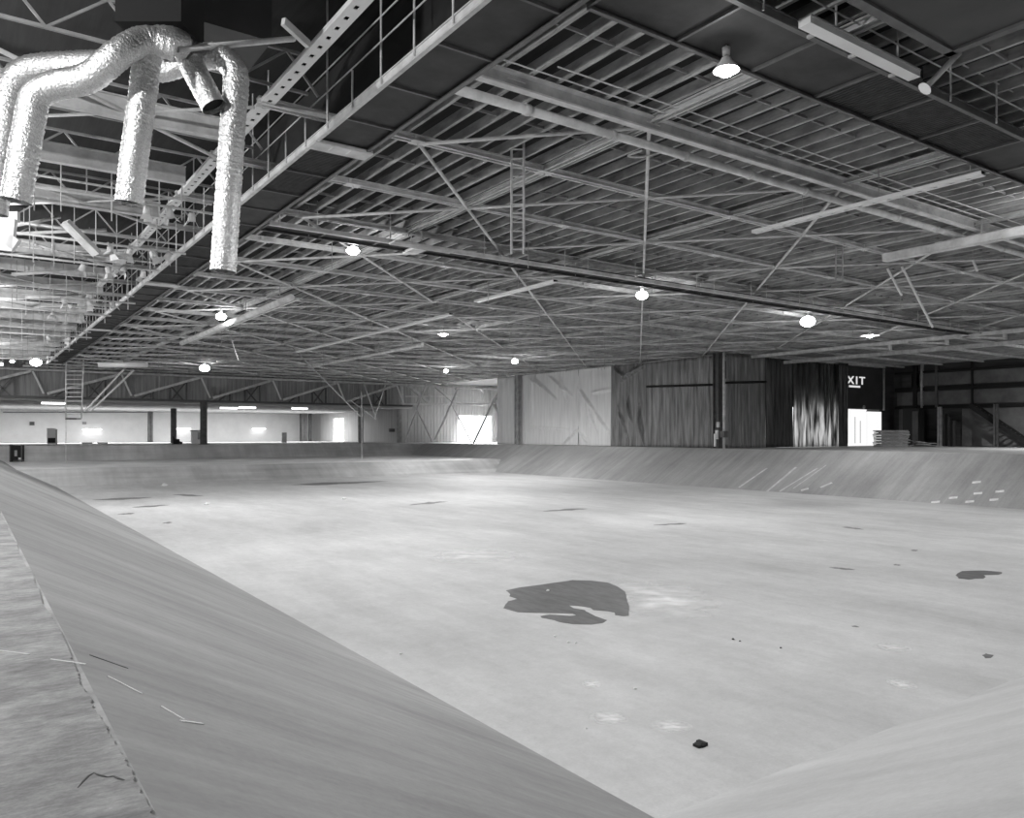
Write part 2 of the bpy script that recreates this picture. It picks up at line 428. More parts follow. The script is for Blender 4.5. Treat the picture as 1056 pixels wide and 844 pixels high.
# left aisle: pale plate girders, and light trusses over them
for k, yc in enumerate(chord_y[3:20]):
    gy = yc; yc = yc + 2.3
    b = MB(); xg = min(7.9, 6.2 + 0.15 * k); b.box((-13.9, yc - 0.03, ZC - 0.3), (xg, yc + 0.03, ZC + 0.25)); b.box((-13.9, yc - 0.13, ZC - 0.33), (xg, yc + 0.13, ZC - 0.30)); b.box((-13.9, yc - 0.13, ZC + 0.25), (xg, yc + 0.13, ZC + 0.28))
    if k != 3: b.build('girder', 'paint', ceiling)
    else: b.bm.free()
    yc = gy
    t = MB(); yy = yc - 0.3
    t.bar((-13, yy, ZC + 0.5), (7.9, yy, ZC + 0.5), 0.08, 0.08); t.bar((-13, yy, ZC + 1.55), (7.9, yy, ZC + 1.55), 0.08, 0.08)
    xx = -5.0
    while xx < 7:
        t.bar((xx, yy, ZC + 0.5), (xx + 1.3, yy, ZC + 1.55), 0.06, 0.06); t.bar((xx + 1.3, yy, ZC + 1.55), (xx + 2.2, yy, ZC + 0.5), 0.06, 0.06); xx += 2.2
    t.build('aisle_truss', 'steel', ceiling)
    if k % 2 == 0:
        MB().tube((0.5 + k * 0.1, yc, ZC - 0.1), (7.0, yc + BAY * 0.96, ZC - 0.1), 0.06).build('brace', 'paint', ceiling)
        MB().tube((6.5, yc, ZC - 0.1), (0.8 + k * 0.1, yc + BAY * 0.96, ZC - 0.1), 0.05).build('brace', 'paint', ceiling)

# ================================================================== WALLS (setting)
def wall(name, boxes, m, label):
    b = MB()
    for a, c in boxes: b.box(a, c)
    return struct(b.build(name, m), label, 'wall')
ZW = ZR + 2.5
wall('wall_left', [((-14.4, -12, 0), (-14, 182, ZW))], 'clad', 'grey clad side wall left of the tank')
wall('wall_near', [((-14, -12.4, 0), (108, -12, ZW))], 'clad', 'grey clad wall behind the camera')
wall('wall_right', [((104, -12, 0), (104.4, 60.4, ZR))], 'darkwall', 'dark clad end wall past the black curtains')
ANX = 66.5
wall('wall_far', [((-14, 178, 0), (ANX + 0.4, 178.4, 6.4))], 'annex', 'long white wall at the back of the low annex')
wall('wall_annex', [((ANX, 132.4, 0), (ANX + 0.3, 158.2, 6.4)), ((ANX, 163.8, 0), (ANX + 0.3, 178, 6.4)), ((ANX, 158.2, 5.0), (ANX + 0.3, 163.8, 6.4))], 'clad_pale', 'grey clad side wall of the annex with a bright doorway')
wf = wall('wall_upper', [((-14, 127.4, EYE + 5.0), (ANX, 127.7, ZW))], 'clad', 'dark corrugated wall above the annex opening')
rb = MB(); xx = -6.0
while xx < ANX: rb.box((xx, 127.32, EYE + 5.0), (xx + 0.18, 127.4, ZR)); xx += 0.62
rb.build('rib', 'clad', wf)['kind'] = 'stuff'
ac = MB(); ac.box((-14, 127.0, EYE + 4.7), (ANX, 178, EYE + 5.0)); struct(ac.build('ceiling_annex', 'annex_ceiling'), 'low pale soffit of the annex', 'ceiling')
DXA, DXB, DH = 79.3, 87.0, 5.2
wd = wall('wall_door', [((ANX, 132, 0), (DXA, 132.4, ZR)), ((DXB, 132, 0), (108, 132.4, ZR)), ((DXA, 132, DH), (DXB, 132.4, ZR))], 'clad_pale', 'pale corrugated wall around the big open doorway')
rb = MB(); xx = ANX + 0.3
while xx < 96:
    z0 = DH if DXA - 0.25 < xx < DXB else 0.0
    rb.box((xx, 131.92, z0), (xx + 0.2, 132, ZR)); xx += 0.7
rb.build('rib', 'clad_pale', wd)['kind'] = 'stuff'
wall('wall_side', [((107.6, 60, 0), (108, 132, ZR))], 'clad', 'grey clad wall behind the curtains')
# daylight openings
b = MB(); b.box((DXA - 1, 134.0, -0.2), (DXB + 2, 134.1, DH + 0.5)); struct(b.build('door_1', 'day'), 'blinding daylight in the wide open doorway at the back', 'doorway')
area_light((0.5 * (DXA + DXB), 131.6, 2.6), (-0.25, -1, -0.12), 7.5, 5.0, DAY_W)
b = MB(); b.box((ANX + 1.2, 157, -0.2), (ANX + 1.3, 166, 5.3)); struct(b.build('door_2', 'day'), 'bright tall doorway in the annex side wall', 'doorway')
dj = MB(); dj.box((ANX + 0.05, 160.9, 0), (ANX + 0.2, 161.4, 5.0)); dj.build('jamb', 'white', bpy.data.objects['door_2'])

# ================================================================== FAR TRUSS, COLUMNS
YT = 126.0
tr = thing('roof_truss', 'long dark steel truss with sawtooth diagonals over the annex opening', 'truss', (0, YT, 0))
nodes = [-1.6, 9.4, 20.4, 31.4, 42.4, 53.4, 64.4]
zb, zt = EYE + 5.15, EYE + 8.9
MB().box((-13.8, -0.2, zb - 0.15), (66, 0.2, zb + 0.15)).build('bottom_chord', 'darksteel', tr)
MB().box((-13.8, -0.2, zt - 0.15), (66, 0.2, zt + 0.15)).build('top_chord', 'paint', tr)
for a, c in zip(nodes, nodes[1:]):
    MB().bar((a + 0.2, -0.1, zb + 0.5), (a + 9.3, -0.1, zt - 0.2), 0.3, 0.36).build('long_diagonal', 'paint', tr)
    MB().bar((a + 9.5, -0.1, zt - 0.2), (a + 10.8, -0.1, zb + 0.5), 0.22, 0.22).build('short_diagonal', 'white', tr)
    for f, dx in ((0.30, -1.8), (0.55, 1.9), (0.80, -2.2)):
        xx = a + 9.3 * f; ztop = zb + 0.5 + (zt - zb - 0.7) * f
        MB().bar((xx, 0.05, zb), (xx, 0.05, ztop), 0.22, 0.22).build('web_post', 'darksteel', tr)
        MB().bar((xx, 0.05, ztop), (xx + dx, 0.05, zb), 0.2, 0.2).build('web_diagonal', 'darksteel', tr)
def column(name, label, x, y, z1, w=0.55, m='darksteel', cat='column'):
    t = thing(name, label, cat, (x, y, 0))
    b = MB(); b.box((-w / 2, -w / 2, 0), (w / 2, -w / 2 + 0.06, z1)); b.box((-w / 2, w / 2 - 0.06, 0), (w / 2, w / 2, z1)); b.box((-0.05, -w / 2, 0), (0.05, w / 2, z1))
    b.build('shaft', m, t)
    MB().box((-w * 0.75, -w * 0.75, 0), (w * 0.75, w * 0.75, 0.06)).build('base_plate', m, t)
    return t
for (px, Y, z1, lab) in ((210, 126.0, zb - 0.15, 'dark column under the truss, nearest of three'), (179, 151, EYE + 4.7, 'dark column in the annex, middle of three'), (155, 173, EYE + 4.7, 'dark column close to the white annex wall, furthest of three')):
    p = at_y(px, 450, Y); column('steel_column', lab, p.x, p.y, z1, 0.85)
for px, lab, w in ((313, 'wide dark pier at the end of the white annex wall', 1.3), (320, 'slim dark pier right of the wide annex pier', 0.6)):
    p = at_y(px, 450, 170); column('steel_column', lab, p.x, p.y, EYE + 4.7, w)
for px, lab in ((372, 'grey post right of the bright annex doorway'), (412, 'grey post at the corner of the annex side wall')):
    p = at_y(px, 450, 129); column('steel_column', lab, p.x, p.y, EYE + 8.9, 0.7, 'steel')
# pale truss that carries on to the right of the annex
t2 = thing('pale_truss', 'pale open truss above the big bright doorway', 'truss', (0, YT, 0))
def tpt(px, py): p = at_y(px, py, YT); return Vector((p.x, 0, min(p.z, ZC - 0.2)))
for name, a, c, w in (('top_chord', (412, 392), (520, 391), 0.3), ('bottom_chord', (415, 417), (508, 417), 0.36), ('middle_chord', (418, 409), (472, 409), 0.2), ('web_post', (414, 392), (415, 417), 0.5), ('web_post', (443, 393), (443, 416), 0.4), ('web_post', (470, 393), (470, 402), 0.3), ('web_diagonal', (421, 393), (443, 416), 0.5), ('web_diagonal', (449, 393), (469, 416), 0.42), ('web_diagonal', (440, 394), (430, 416), 0.3), ('web_diagonal', (496, 393), (499, 405), 0.3)):
    MB().bar(tpt(*a), tpt(*c), w, w * 0.8, (0, 1, 0)).build(name, 'paint', t2)
XC = 69.5                   # line of the curtains along the right bank
t3 = thing('cross_bracing', 'tall pale diagonal bracing crossing in front of the bright doorway', 'bracing', (XC, 0, 0))
def xpt(px, py, X=XC + 0.3): p = at_x(px, py, X); return Vector((p.x - XC, p.y, p.z))
for a, c, w in (((523, 391), (508, 416), 0.36), ((508, 416), (488, 458), 0.26), ((508, 416), (531, 452), 0.3)):
    MB().bar(xpt(*a), xpt(*c), w, w, (1, 0, 0)).build('brace', 'paint', t3)
t4 = thing('cross_bracing', 'thin pale diagonal bracing left of the bright doorway', 'bracing', (0, 124.5, 0))
for a, c in (((440, 395), (418, 456)), ((429, 420), (446, 456)), ((473, 400), (447, 457)), ((466, 417), (486, 458))):
    p, q = at_y(*a, 124.5), at_y(*c, 124.5)
    MB().bar((p.x, 0, p.z), (q.x, 0, max(q.z, 0.05)), 0.2, 0.2, (0, 1, 0)).build('brace', 'paint', t4)
p = at_x(534, 455, XC - 0.7); column('steel_column', 'grey steel column at the left end of the white curtain', p.x, p.y, ZC, 0.75, 'steel')
p = at_x(740, 455, XC - 1.0); cc = column('steel_column', 'dark steel column at the corner of the dark curtains', p.x, p.y, ZC, 0.75)
bx = MB(); bx.box((-0.75, -0.6, 1.0), (-0.5, -0.3, 2.0)); bx.build('junction_box', 'white', cc)
bx = MB(); bx.box((-0.55, -0.6, 2.3), (-0.3, -0.3, 2.9)); bx.build('junction_box', 'paint', cc)
bx = MB(); bx.box((-1.1, -0.6, 0.2), (-0.95, -0.4, 1.6)); bx.build('junction_box', 'white', cc)
p = at_x(746.5, 455, XC - 1.4); pp = thing('standpipe', 'pale vertical pipe beside the dark corner column', 'pipe', (p.x, p.y, 0))
MB().tube((0, 0, 0), (0, 0, ZC), 0.13, 10).build('riser', 'paint', pp); MB().box((-0.3, -0.3, 1.2), (0.3, 0.3, 1.9)).build('valve', 'darksteel', pp)

# ================================================================== CURTAINS
def curtain(label, A, B, z0, z1, m, amp, freq, group=None, seed=0, flare=0.3, top_wave=0.0, creases=()):
    A, B = Vector((A[0], A[1], 0)), Vector((B[0], B[1], 0))
    L = (B - A).length; d = (B - A) / L; n = Vector((d.y, -d.x, 0))
    rs = random.Random(seed); ph = [rs.uniform(0, 6.28) for _ in range(6)]
    nu, nv = max(40, int(L * 14)), (70 if creases else 26)
    bm = bmesh.new(); rows = []
    for j in range(nv + 1):
        t = j / nv; row = []
        for i in range(nu + 1):
            s = i / nu * L
            w = 0.55 + 0.45 * math.sin(0.7 * s + ph[0])
            f = math.sin(freq * s + ph[1] + 0.6 * math.sin(1.1 * t * 3 + ph[2])) * 0.6 + math.sin(freq * 2.3 * s + ph[3] + t) * 0.3 + math.sin(freq * 0.37 * s + ph[4]) * 0.5
            fine = math.sin(freq * 5.1 * s + 2 * math.sin(s + ph[2]) + 1.5 * t) * 0.16 + math.sin(freq * 9.3 * s + ph[4] + 2.0 * math.sin(2.2 * t + s)) * 0.09
            off = amp * ((f * w) * (0.55 + flare * (1 - t) + 0.15 * math.sin(3 * t + ph[5])) + fine)
            z = z0 + (z1 - z0) * t
            for (sa, za, sb, zb_, dep) in creases:
                ax, az = sa * L, za * (z1 - z0); vx, vz = sb * L - ax, zb_ * (z1 - z0) - az
                px_, pz_ = s - ax, t * (z1 - z0) - az; kk = max(0, min(1, (px_ * vx + pz_ * vz) / (vx * vx + vz * vz)))
                dist = math.hypot(px_ - kk * vx, pz_ - kk * vz); off += 1.5 * dep * math.exp(-(dist / 0.16) ** 2) * math.sin(math.pi * (0.08 + 0.84 * kk))
            if j == nv: z -= top_wave * (0.5 + 0.5 * math.sin(2.5 * s + ph[2]))
            row.append(bm.verts.new(A + d * s + n * (off + 0.06) + Vector((0, 0, z))))
        rows.append(row)
    for a, b in zip(rows, rows[1:]):
        for i in range(nu):
            f = bm.faces.new((a[i], a[i + 1], b[i + 1], b[i])); f.smooth = True
    me = bpy.data.meshes.new('curtain'); bm.to_mesh(me); bm.free(); me.materials.append(M[m])
    o = link('curtain', me); so = o.modifiers.new('thickness', 'SOLIDIFY'); so.thickness = 0.02
    return tag(o, label, 'curtain', group)
def yx(px): return at_x(px, 455, XC).y
def xy(px): return at_y(px, 455, 58.0).x
ZT = ZC - 0.05
curtain('first white sheet of the curtain, next to the cross bracing', (XC, yx(513)), (XC, yx(541)), 0.03, ZT, 'white_sheet', 0.16, 1.6, seed=1)
curtain('widest white sheet, between the grey column and the vertical seam', (XC, yx(541)), (XC, yx(597)), 0.03, ZT, 'white_sheet', 0.10, 0.6, seed=2, creases=((0.2, 0.95, 0.62, 0.62, 0.35), (0.45, 0.98, 0.9, 0.66, 0.3), (0.68, 0.95, 0.8, 0.6, 0.3), (0.05, 0.25, 0.9, 0.2, 0.15), (0.99, 0.2, 0.75, 0.03, 0.3), (0.15, 0.9, 0.18, 0.3, 0.25), (0.1, 0.94, 0.4, 0.8, 0.25)))
curtain('white sheet right of the seam, against the dark curtain', (XC, yx(597)), (XC, yx(631)), 0.03, ZT, 'white_sheet', 0.08, 0.6, seed=3, creases=((0.02, 0.75, 0.5, 0.45, 0.4), (0.5, 0.45, 0.98, 0.15, 0.4), (0.0, 0.2, 0.25, 0.06, 0.35), (0.03, 0.95, 0.03, 0.2, 0.35), (0.4, 0.68, 0.98, 0.71, 0.2), (0.3, 0.5, 0.62, 0.12, 0.25), (0.2, 0.6, 0.35, 0.1, 0.2), (0.42, 0.95, 0.42, 0.6, 0.15)))
curtain('mottled dark sheet hanging next to the white curtain', (XC, yx(631)), (XC, yx(667)), 0.03, ZT, 'dark_sheet', 0.16, 1.5, seed=4, creases=((0.3, 0.8, 0.75, 0.95, 0.5), (0.5, 0.85, 0.95, 0.97, 0.5), (0.1, 0.98, 0.4, 0.85, 0.5), (0.5, 0.6, 0.6, 0.3, 0.5), (0.2, 0.5, 0.5, 0.1, 0.4), (0.8, 0.5, 0.95, 0.02, 0.5)))
curtain('smooth dark sheet under the horizontal batten', (XC, yx(667)), (XC, yx(699)), 0.03, ZT, 'dark_sheet', 0.10, 1.3, seed=5)
curtain('pleated dark sheet left of the corner column', (XC, yx(699)), (XC, yx(748)), 0.03, ZT, 'dark_sheet', 0.28, 2.3, seed=6)
curtain('pleated dark sheet right of the corner column', (xy(748), 58), (xy(788), 58), 0.03, ZT, 'dark_sheet', 0.30, 2.0, seed=7)
curtain('black sheet bunched left of the shiny one', (xy(788), 58), (xy(817), 58), 0.03, ZT, 'black_sheet', 0.45, 1.5, seed=8)
curtain('shiny thin sheet with daylight coming through its lower half', (xy(817), 58), (xy(843), 58), 0.03, ZT, 'clear_sheet', 0.35, 1.3, seed=9)
curtain('glowing thin sheet nearest the white exit door', (xy(843), 58), (xy(867), 58), 0.03, ZT, 'clear_sheet', 0.35, 1.6, seed=10)
curtain('narrow black sheet hanging at the edge of the exit door', (at_y(865, 455, 57.2).x, 57.2), (at_y(874, 455, 57.2).x, 57.2), 0.03, ZT, 'black_sheet', 0.25, 1.8, seed=11)
pb = at_x(667, 399, XC - 0.2); qb = at_x(735, 397, XC - 0.2)
tag(MB().tube(pb, qb, 0.13, 8).build('batten', 'black'), 'thin dark horizontal batten across the dark curtain', 'batten')
pb = at_y(748, 395, 57.8); qb = at_y(790, 394, 57.8)
tag(MB().tube(pb, qb, 0.13, 8).build('batten', 'black'), 'short dark batten right of the corner column', 'batten')
tag(MB().box((XC - 0.1, 56, ZT - 0.02), (XC + 0.1, 112, ZT + 0.10)).build('curtain_track', 'steel'), 'long grey track above the curtains along the right bank', 'track')
tag(MB().box((xy(780), 57.7, ZT - 0.05), (xy(911), 57.95, ZT + 0.15)).build('curtain_track', 'paint'), 'pale track above the black curtains and the exit', 'track')

# exit: dark panel over a white door, daylight behind
xe0, xe1 = xy(871), xy(912)
zdoor = at_y(890, 422, 58.2).z
ep = struct(MB().box((xy(790), 58.75, zdoor), (xe1, 58.95, ZT)).build('wall_exit', 'darkpanel'), 'black panel above the white exit door', 'wall')
struct(MB().box((xe1 - 0.15, 58.35, 0), (104, 58.6, ZR)).build('wall_back', 'darkwall'), 'dark clad wall right of the exit door', 'wall')
d3 = bpy.data.objects.new('door_3', None); COL.objects.link(d3); d3.location = (xe0, 58.3, 0); struct(d3, 'tall white two-leaf door under the exit sign', 'door')
wL = xe1 - xe0
MB().box((0, 0, 0.05), (wL * 0.60, 0.1, zdoor - 0.05)).build('leaf', 'leaf', d3)
MB().box((wL * 0.62, 0, 0.05), (wL - 0.2, 0.1, zdoor - 0.3)).build('leaf', 'leaf', d3)
for f in (0.12, 0.3, 0.43): MB().box((wL * f, -0.04, 0.4), (wL * f + 0.06, 0, zdoor * rnd(0.5, 0.9))).build('batten', 'greywall', d3)
MB().box((wL * 0.9, -0.1, 1.3 + 0.4), (wL * 0.95, 0, 1.55 + 0.4)).build('handle', 'black', d3)
MB().box((wL * 0.58, -0.02, zdoor - 0.3), (wL, 0.1, zdoor - 0.22)).build('lintel', 'black', d3)
b = MB(); b.box((xy(806), 59.3, 0.0), (xe0 - 0.3, 59.4, at_y(840, 416, 59.3).z)); struct(b.build('window_1', 'dim_day'), 'daylit opening behind the thin curtains', 'window')
sg = thing('exit_sign', 'white exit lettering on the black panel above the white door', 'sign', (0, 58.1, 0))
MB().box((xy(873.4), 0.02, zdoor + 0.02), (xe1 - 0.02, 0.66, ZT - 0.1)).build('backing', 'darkpanel', sg)
cu = bpy.data.curves.new('letters', 'FONT'); cu.body = 'EXIT'; cu.extrude = 0.02; cu.size = 2.0; cu.space_character = 1.3; cu.offset = 0.03
to = bpy.data.objects.new('letters', cu); COL.objects.link(to)
bpy.context.view_layer.update()
me = bpy.data.meshes.new_from_object(to.evaluated_get(bpy.context.evaluated_depsgraph_get()))
bpy.data.objects.remove(to)
me.materials.clear(); me.materials.append(M['sign'])
xs_ = [v.co.x for v in me.vertices]; w_ = max(xs_) - min(xs_)
pl = at_y(867.0, 395.2, 58.1); prr = at_y(891.5, 396, 58.1); h_ = at_y(880, 388.0, 58.1).z - pl.z
lt = link('letters', me, sg); ys_ = [v.co.y for v in me.vertices]
lt.rotation_euler = (math.radians(90), 0, 0); lt.scale = ((prr.x - pl.x) / w_, h_ / (max(ys_) - min(ys_)), 1); lt.location = (pl.x, 0, pl.z)
a, c = at_y(875.5, 399.4, 58.1), at_y(887, 398.2, 58.1)
MB().box((a.x, -0.02, a.z), (c.x, 0, c.z)).build('strip', 'sign', sg)
pq = at_y(890.5, 419, 58.1); tag(MB().tube((pq.x, 58.12, pq.z - 0.12), (pq.x, 57.95, pq.z - 0.12), 0.22, 12).build('bell', 'steel'), 'small round bell above the exit door', 'bell')
tag(MB().tube((xe1 - 0.05, 58.05, zdoor - 0.1), (xe1 - 0.05, 58.05, ZT - 0.1), 0.14, 8).build('downpipe', 'steel'), 'thin grey pipe down the right edge of the exit panel', 'pipe')

# dark end wall: bands, openings, stairs
wr = bpy.data.objects['wall_right']
def wz(py): return at_x(980, py, 103.8).z
def wy(px): return at_x(px, 440, 103.8).y
for y0_, y1_, m in ((398, 402, 'black'), (381, 383, 'black'), (366, 369, 'black'), (418, 421, 'black')):
    MB().box((103.7, -10, wz(y1_)), (104, 58, wz(y0_))).build('girt', m, wr)
for pa, pb_, ya, yb_, m in ((925, 1060, 403, 417, 'greywall'), (927, 945, 421, 459, 'greywall'), (992, 1026, 422, 460, 'greywall'), (1030, 1060, 422, 460, 'greywall'), (940, 1060, 384, 397, 'greywall'), (930, 948, 384, 397, 'darkwall')):
    MB().box((103.82, wy(pb_), max(0, wz(yb_))), (104, wy(pa), wz(ya))).build('panel', m, wr)
for px, w, m in ((944, 0.5, 'black'), (951, 0.25, 'steel'), (966, 0.3, 'darksteel'), (1003, 0.2, 'black')):
    MB().box((103.6, wy(px) - w / 2, wz(420)), (104, wy(px) + w / 2, wz(372))).build('stud', m, wr)
fk = thing('dark_booth', 'tall black booth standing before the dark end wall', 'booth', (102.4, 0, 0))
MB().box((-0.8, wy(957), 0), (1.1, wy(940), wz(421))).build('body', 'black', fk); MB().box((-0.86, wy(956), 0.2), (-0.8, wy(950), wz(424))).build('door', 'darkpanel', fk)
tag(column('timber_post', 'grey post between the black booth and the stairs', 102.0, at_x(969, 450, 102).y, wz(420), 0.4, 'steel'), 'grey post between the black booth and the stairs', 'post')
tag(column('timber_post', 'dark post beneath the stairs at the dark end wall', 101.5, at_x(1029, 450, 102).y, wz(419), 0.4, 'darksteel'), 'dark post beneath the stairs at the dark end wall', 'post')
rk = thing('slatted_screen', 'black leaning screen with upright slats by the grey post', 'screen', (102.7, 0, 0))
for i in range(7):
    px = 973 + i * 2.6; p = wy(px)
    MB().box((-0.15, p - 0.13, 0), (0.05, p + 0.13, wz(421 + i * 2.2))).build('slat', 'black' if i % 2 else 'darkpanel', rk)
stt = thing('staircase', 'dark staircase descending to the right along the end wall', 'stairs', (102.6, 0, 0))
pa, pb_ = at_x(1002, 418, 102.6), at_x(1066, 461, 102.6)
for dx in (-0.6, 0.6): MB().bar((dx, pa.y, pa.z), (dx, pb_.y, pb_.z), 0.1, 0.6, (0, 0, 1)).build('stringer', 'black', stt)
for i in range(14):
    f = (i + 0.5) / 14; MB().box((-0.6, pa.y + (pb_.y - pa.y) * f - 0.15, pa.z + (pb_.z - pa.z) * f), (0.6, pa.y + (pb_.y - pa.y) * f + 0.15, pa.z + (pb_.z - pa.z) * f + 0.06)).build('tread', 'darksteel', stt)
# stack of panels
ps, pe = at_z(900, 461, 0), at_z(931, 461, 0)
c0 = Vector((91.6, 53.5, 0)); dd = Vector((CS, -SN, 0))
stk = thing('panel_stack', 'stack of weathered panels in front of the white exit door', 'stack', c0, -HEAD)
for i in range(13):
    MB().box((rnd(-0.1, 0.1), -0.9, 0.16 * i), (3.5 + rnd(-0.15, 0.15), 0.9, 0.16 * i + 0.11)).build('panel', 'lumber', stk)
    if i % 2 == 0:
        for xx in (0.3, 1.7, 3.1): MB().box((xx, -0.85, 0.16 * i - 0.05), (xx + 0.12, 0.85, 0.16 * i)).build('bearer', 'darksteel', stk)
lw = thing('timber_heap', 'low heap of loose timber right of the panel stack', 'timber', c0 + dd * 3.9, -HEAD)
for i in range(9):
    MB().bar((rnd(0, 1.0), rnd(-0.6, 0.6), 0.08 + 0.09 * i), (rnd(2.2, 3.8), rnd(-0.6, 0.6), 0.08 + 0.09 * i * rnd(0.5, 1)), 0.18, 0.08).build('timber', 'lumber' if i % 2 else 'darksteel', lw)
# rails over the deck at the right
for X, py, lab in ((73.6, 341, 'upper pale rail under the roof at the right, with hanging brackets'), (79.5, 353, 'lower pale rail under the roof at the right')):
    p = at_x(1040, py, X)
    r_ = thing('overhead_rail', lab, 'rail', (X, 0, p.z))
    MB().box((-0.15, p.y - 8, -0.25), (0.15, 62, 0.1)).build('beam', 'paint', r_)
    if X < 75:
        for px in (905, 962, 1020):
            yy = at_x(px, py, X).y; b = MB(); b.bar((0, yy + 2.2, -0.2), (0, yy - 1.2, -0.62), 0.3, 0.16); b.box((-0.15, yy - 1.4, -0.75), (0.15, yy - 1.15, -0.2)); b.build('bracket', 'paint', r_)

# ================================================================== CATWALKS
ZK = EYE + 8.35             # underside of the catwalks
def catwalk(name, label, axis, w0, w1, s0, s1, rail_sides, bracket_at, grating, pale_edge, panel=2.45, hang=4.9, posts=2.45, tall=None):
    t = thing(name, label, 'catwalk', (0, 0, ZK))
    def P3(s, w, z): return (w, s, z) if axis == 'Y' else (s, w, z)
    def bx(b, sa, sb, wa, wb, za, zb_):
        a, c = P3(sa, wa, za), P3(sb, wb, zb_)
        b.box(tuple(min(i, j) for i, j in zip(a, c)), tuple(max(i, j) for i, j in zip(a, c))); return b
    for i, w in enumerate((w0, w1)):
        sgn = 1 if i == 0 else -1
        b = MB(); bx(b, s0, s1, w - 0.03, w + 0.03, 0.0, 0.16); bx(b, s0, s1, w - 0.02, w + 0.10 * sgn, -0.02, 0.02); bx(b, s0, s1, w - 0.02, w - 0.07 * sgn, 0.14, 0.16)
        b.build('stringer', 'paint' if pale_edge[i] else 'darksteel', t)
    s = s0; k = 0
    while s < s1 - 0.1:
        e = min(s + panel, s1)
        b = MB()
        if grating(s):
            q = s + 0.03
            while q < e - 0.03: bx(b, q, q + 0.085, w0 + 0.04, w1 - 0.04, 0.10, 0.15); q += 0.13
            bx(b, s, e, w0 + 0.25, w0 + 0.29, 0.15, 0.2); bx(b, s, e, w1 - 0.29, w1 - 0.25, 0.15, 0.2)
            bx(b, s, e, w0, w1, 0.22, 0.23)
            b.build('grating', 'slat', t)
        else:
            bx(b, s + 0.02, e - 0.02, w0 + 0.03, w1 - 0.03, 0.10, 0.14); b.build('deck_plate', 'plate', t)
        b = MB(); bx(b, s - 0.035, s + 0.035, w0 + 0.03, w1 - 0.03, 0.03, 0.11); b.build('cross_bearer', 'darksteel', t)
        s += panel
    for q in bracket_at:
        b = MB(); bx(b, q, q + 0.62, w0 - 0.02, w1 + 0.12, -0.06, -0.03)
        for f in (0.33, 0.66): bx(b, q, q + 0.45, w0 + (w1 - w0) * f - 0.01, w0 + (w1 - w0) * f + 0.01, -0.075, -0.06)
        bx(b, q, q + 0.06, w0 - 0.02, w1 + 0.12, -0.03, 0.05); b.build('bracket', 'paint', t)
    for side in rail_sides:
        w = (w0 - 0.06) if side == 0 else (w1 + 0.06)
        s = s0 + 0.4; k = 0
        while s < s1:
            hh = 1.2 if not tall else (tall if k % 3 == 0 else (tall * 0.95 if k % 6 == 1 else 0.95))
            a, c = P3(s, w, 0.0), P3(s, w, hh); MB().tube(a, c, 0.026, 6).build('rail_post', 'paint', t); s += posts; k += 1
        for z in ((0.72, 1.08) if not tall else (1.0, 1.6)): MB().tube(P3(s0, w, z), P3(s1, w, z), 0.02, 6).build('handrail', 'paint', t)
    return t
cw1 = catwalk('catwalk', 'long catwalk running away along the left, with posts and handrails', 'Y', 8.22, 9.85, 5.0, 108.0, (0,), [21.5, 46.8, 70], lambda s: 21.5 < s < 26.5 or 31 < s < 46, (True, False), posts=1.68, tall=3.5)
cw2 = catwalk('catwalk', 'thin dark catwalk crossing the middle of the hall under the roof', 'X', 31.2, 32.3, 10.0, 69.0, (0,), [16.5], lambda s: s > 22, (True, False), posts=4.85)
cw3 = catwalk('catwalk', 'black slatted catwalk nearest the camera at upper right', 'X', 9.95, 11.85, 10.06, 40.0, (0,), [], lambda s: 15 < s < 24.5, (False, False))
# hangers that carry the middle catwalk
s = 12.0
while s < 68:
    MB().tube((s, 31.25, 0), (s, 31.25, ZR - ZK), 0.02, 6).build('hanger', 'paint', cw2); MB().tube((s, 32.25, 0), (s, 32.25, ZR - ZK), 0.02, 6).build('hanger', 'paint', cw2); s += 4.85
b = MB(); b.box((15.2, 30.6, -0.05), (18.2, 31.2, 0.0)); [b.box((15.2, 30.6 + 0.1 * i, -0.1), (18.2, 30.63 + 0.1 * i, -0.05)) for i in range(6)]
b.build('side_platform', 'paint', cw2)

# ================================================================== PIPES, TRAYS, LADDER
wp = thing('water_pipe', 'large pale pipe with couplings running across under the roof beam', 'pipe', (0, Y0 + 0.80, ZC - 0.16))
MB().tube((9.8, 0, 0), (60, 0, 0), 0.13, 12).build('run', 'paint', wp)
xx = 12.5
while xx < 60: MB().tube((xx, 0, 0), (xx + 0.16, 0, 0), 0.16, 12).build('coupling', 'paint', wp); xx += 3.1
MB().path(smooth_path([(17.0, 0.1, -0.16), (16.8, 0.5, -0.25), (17.6, 0.75, -0.05), (18.4, 0.7, 0.25)], 6), 0.035, 8).build('branch', 'paint', wp)
bm_ = thing('roof_beam', 'double flanged pale beam beside the large water pipe', 'beam', (0, Y0 - 0.15, 0))
for z, e in ((ZC - 0.22, 0.12), (ZC + 0.12, 0.19)): MB().box((9.9, -e, z), (62, e, z + 0.05)).build('flange', 'paint', bm_)
MB().box((9.9, -0.02, ZC - 0.18), (62, 0.02, ZC + 0.13)).build('web', 'steel', bm_)
tag(MB().tube((10, Y0 - 0.75, ZC + 0.1), (62, Y0 - 0.75, ZC + 0.1), 0.02, 6).build('conduit', 'paint'), 'thin conduit strung beside the double flanged beam', 'conduit')
tag(MB().tube((12, Y0 - 1.3, ZC + 0.05), (44, Y0 - 1.3, ZC + 0.05), 0.02, 6).build('conduit', 'paint'), 'thin conduit on the near side of the water pipe', 'conduit')

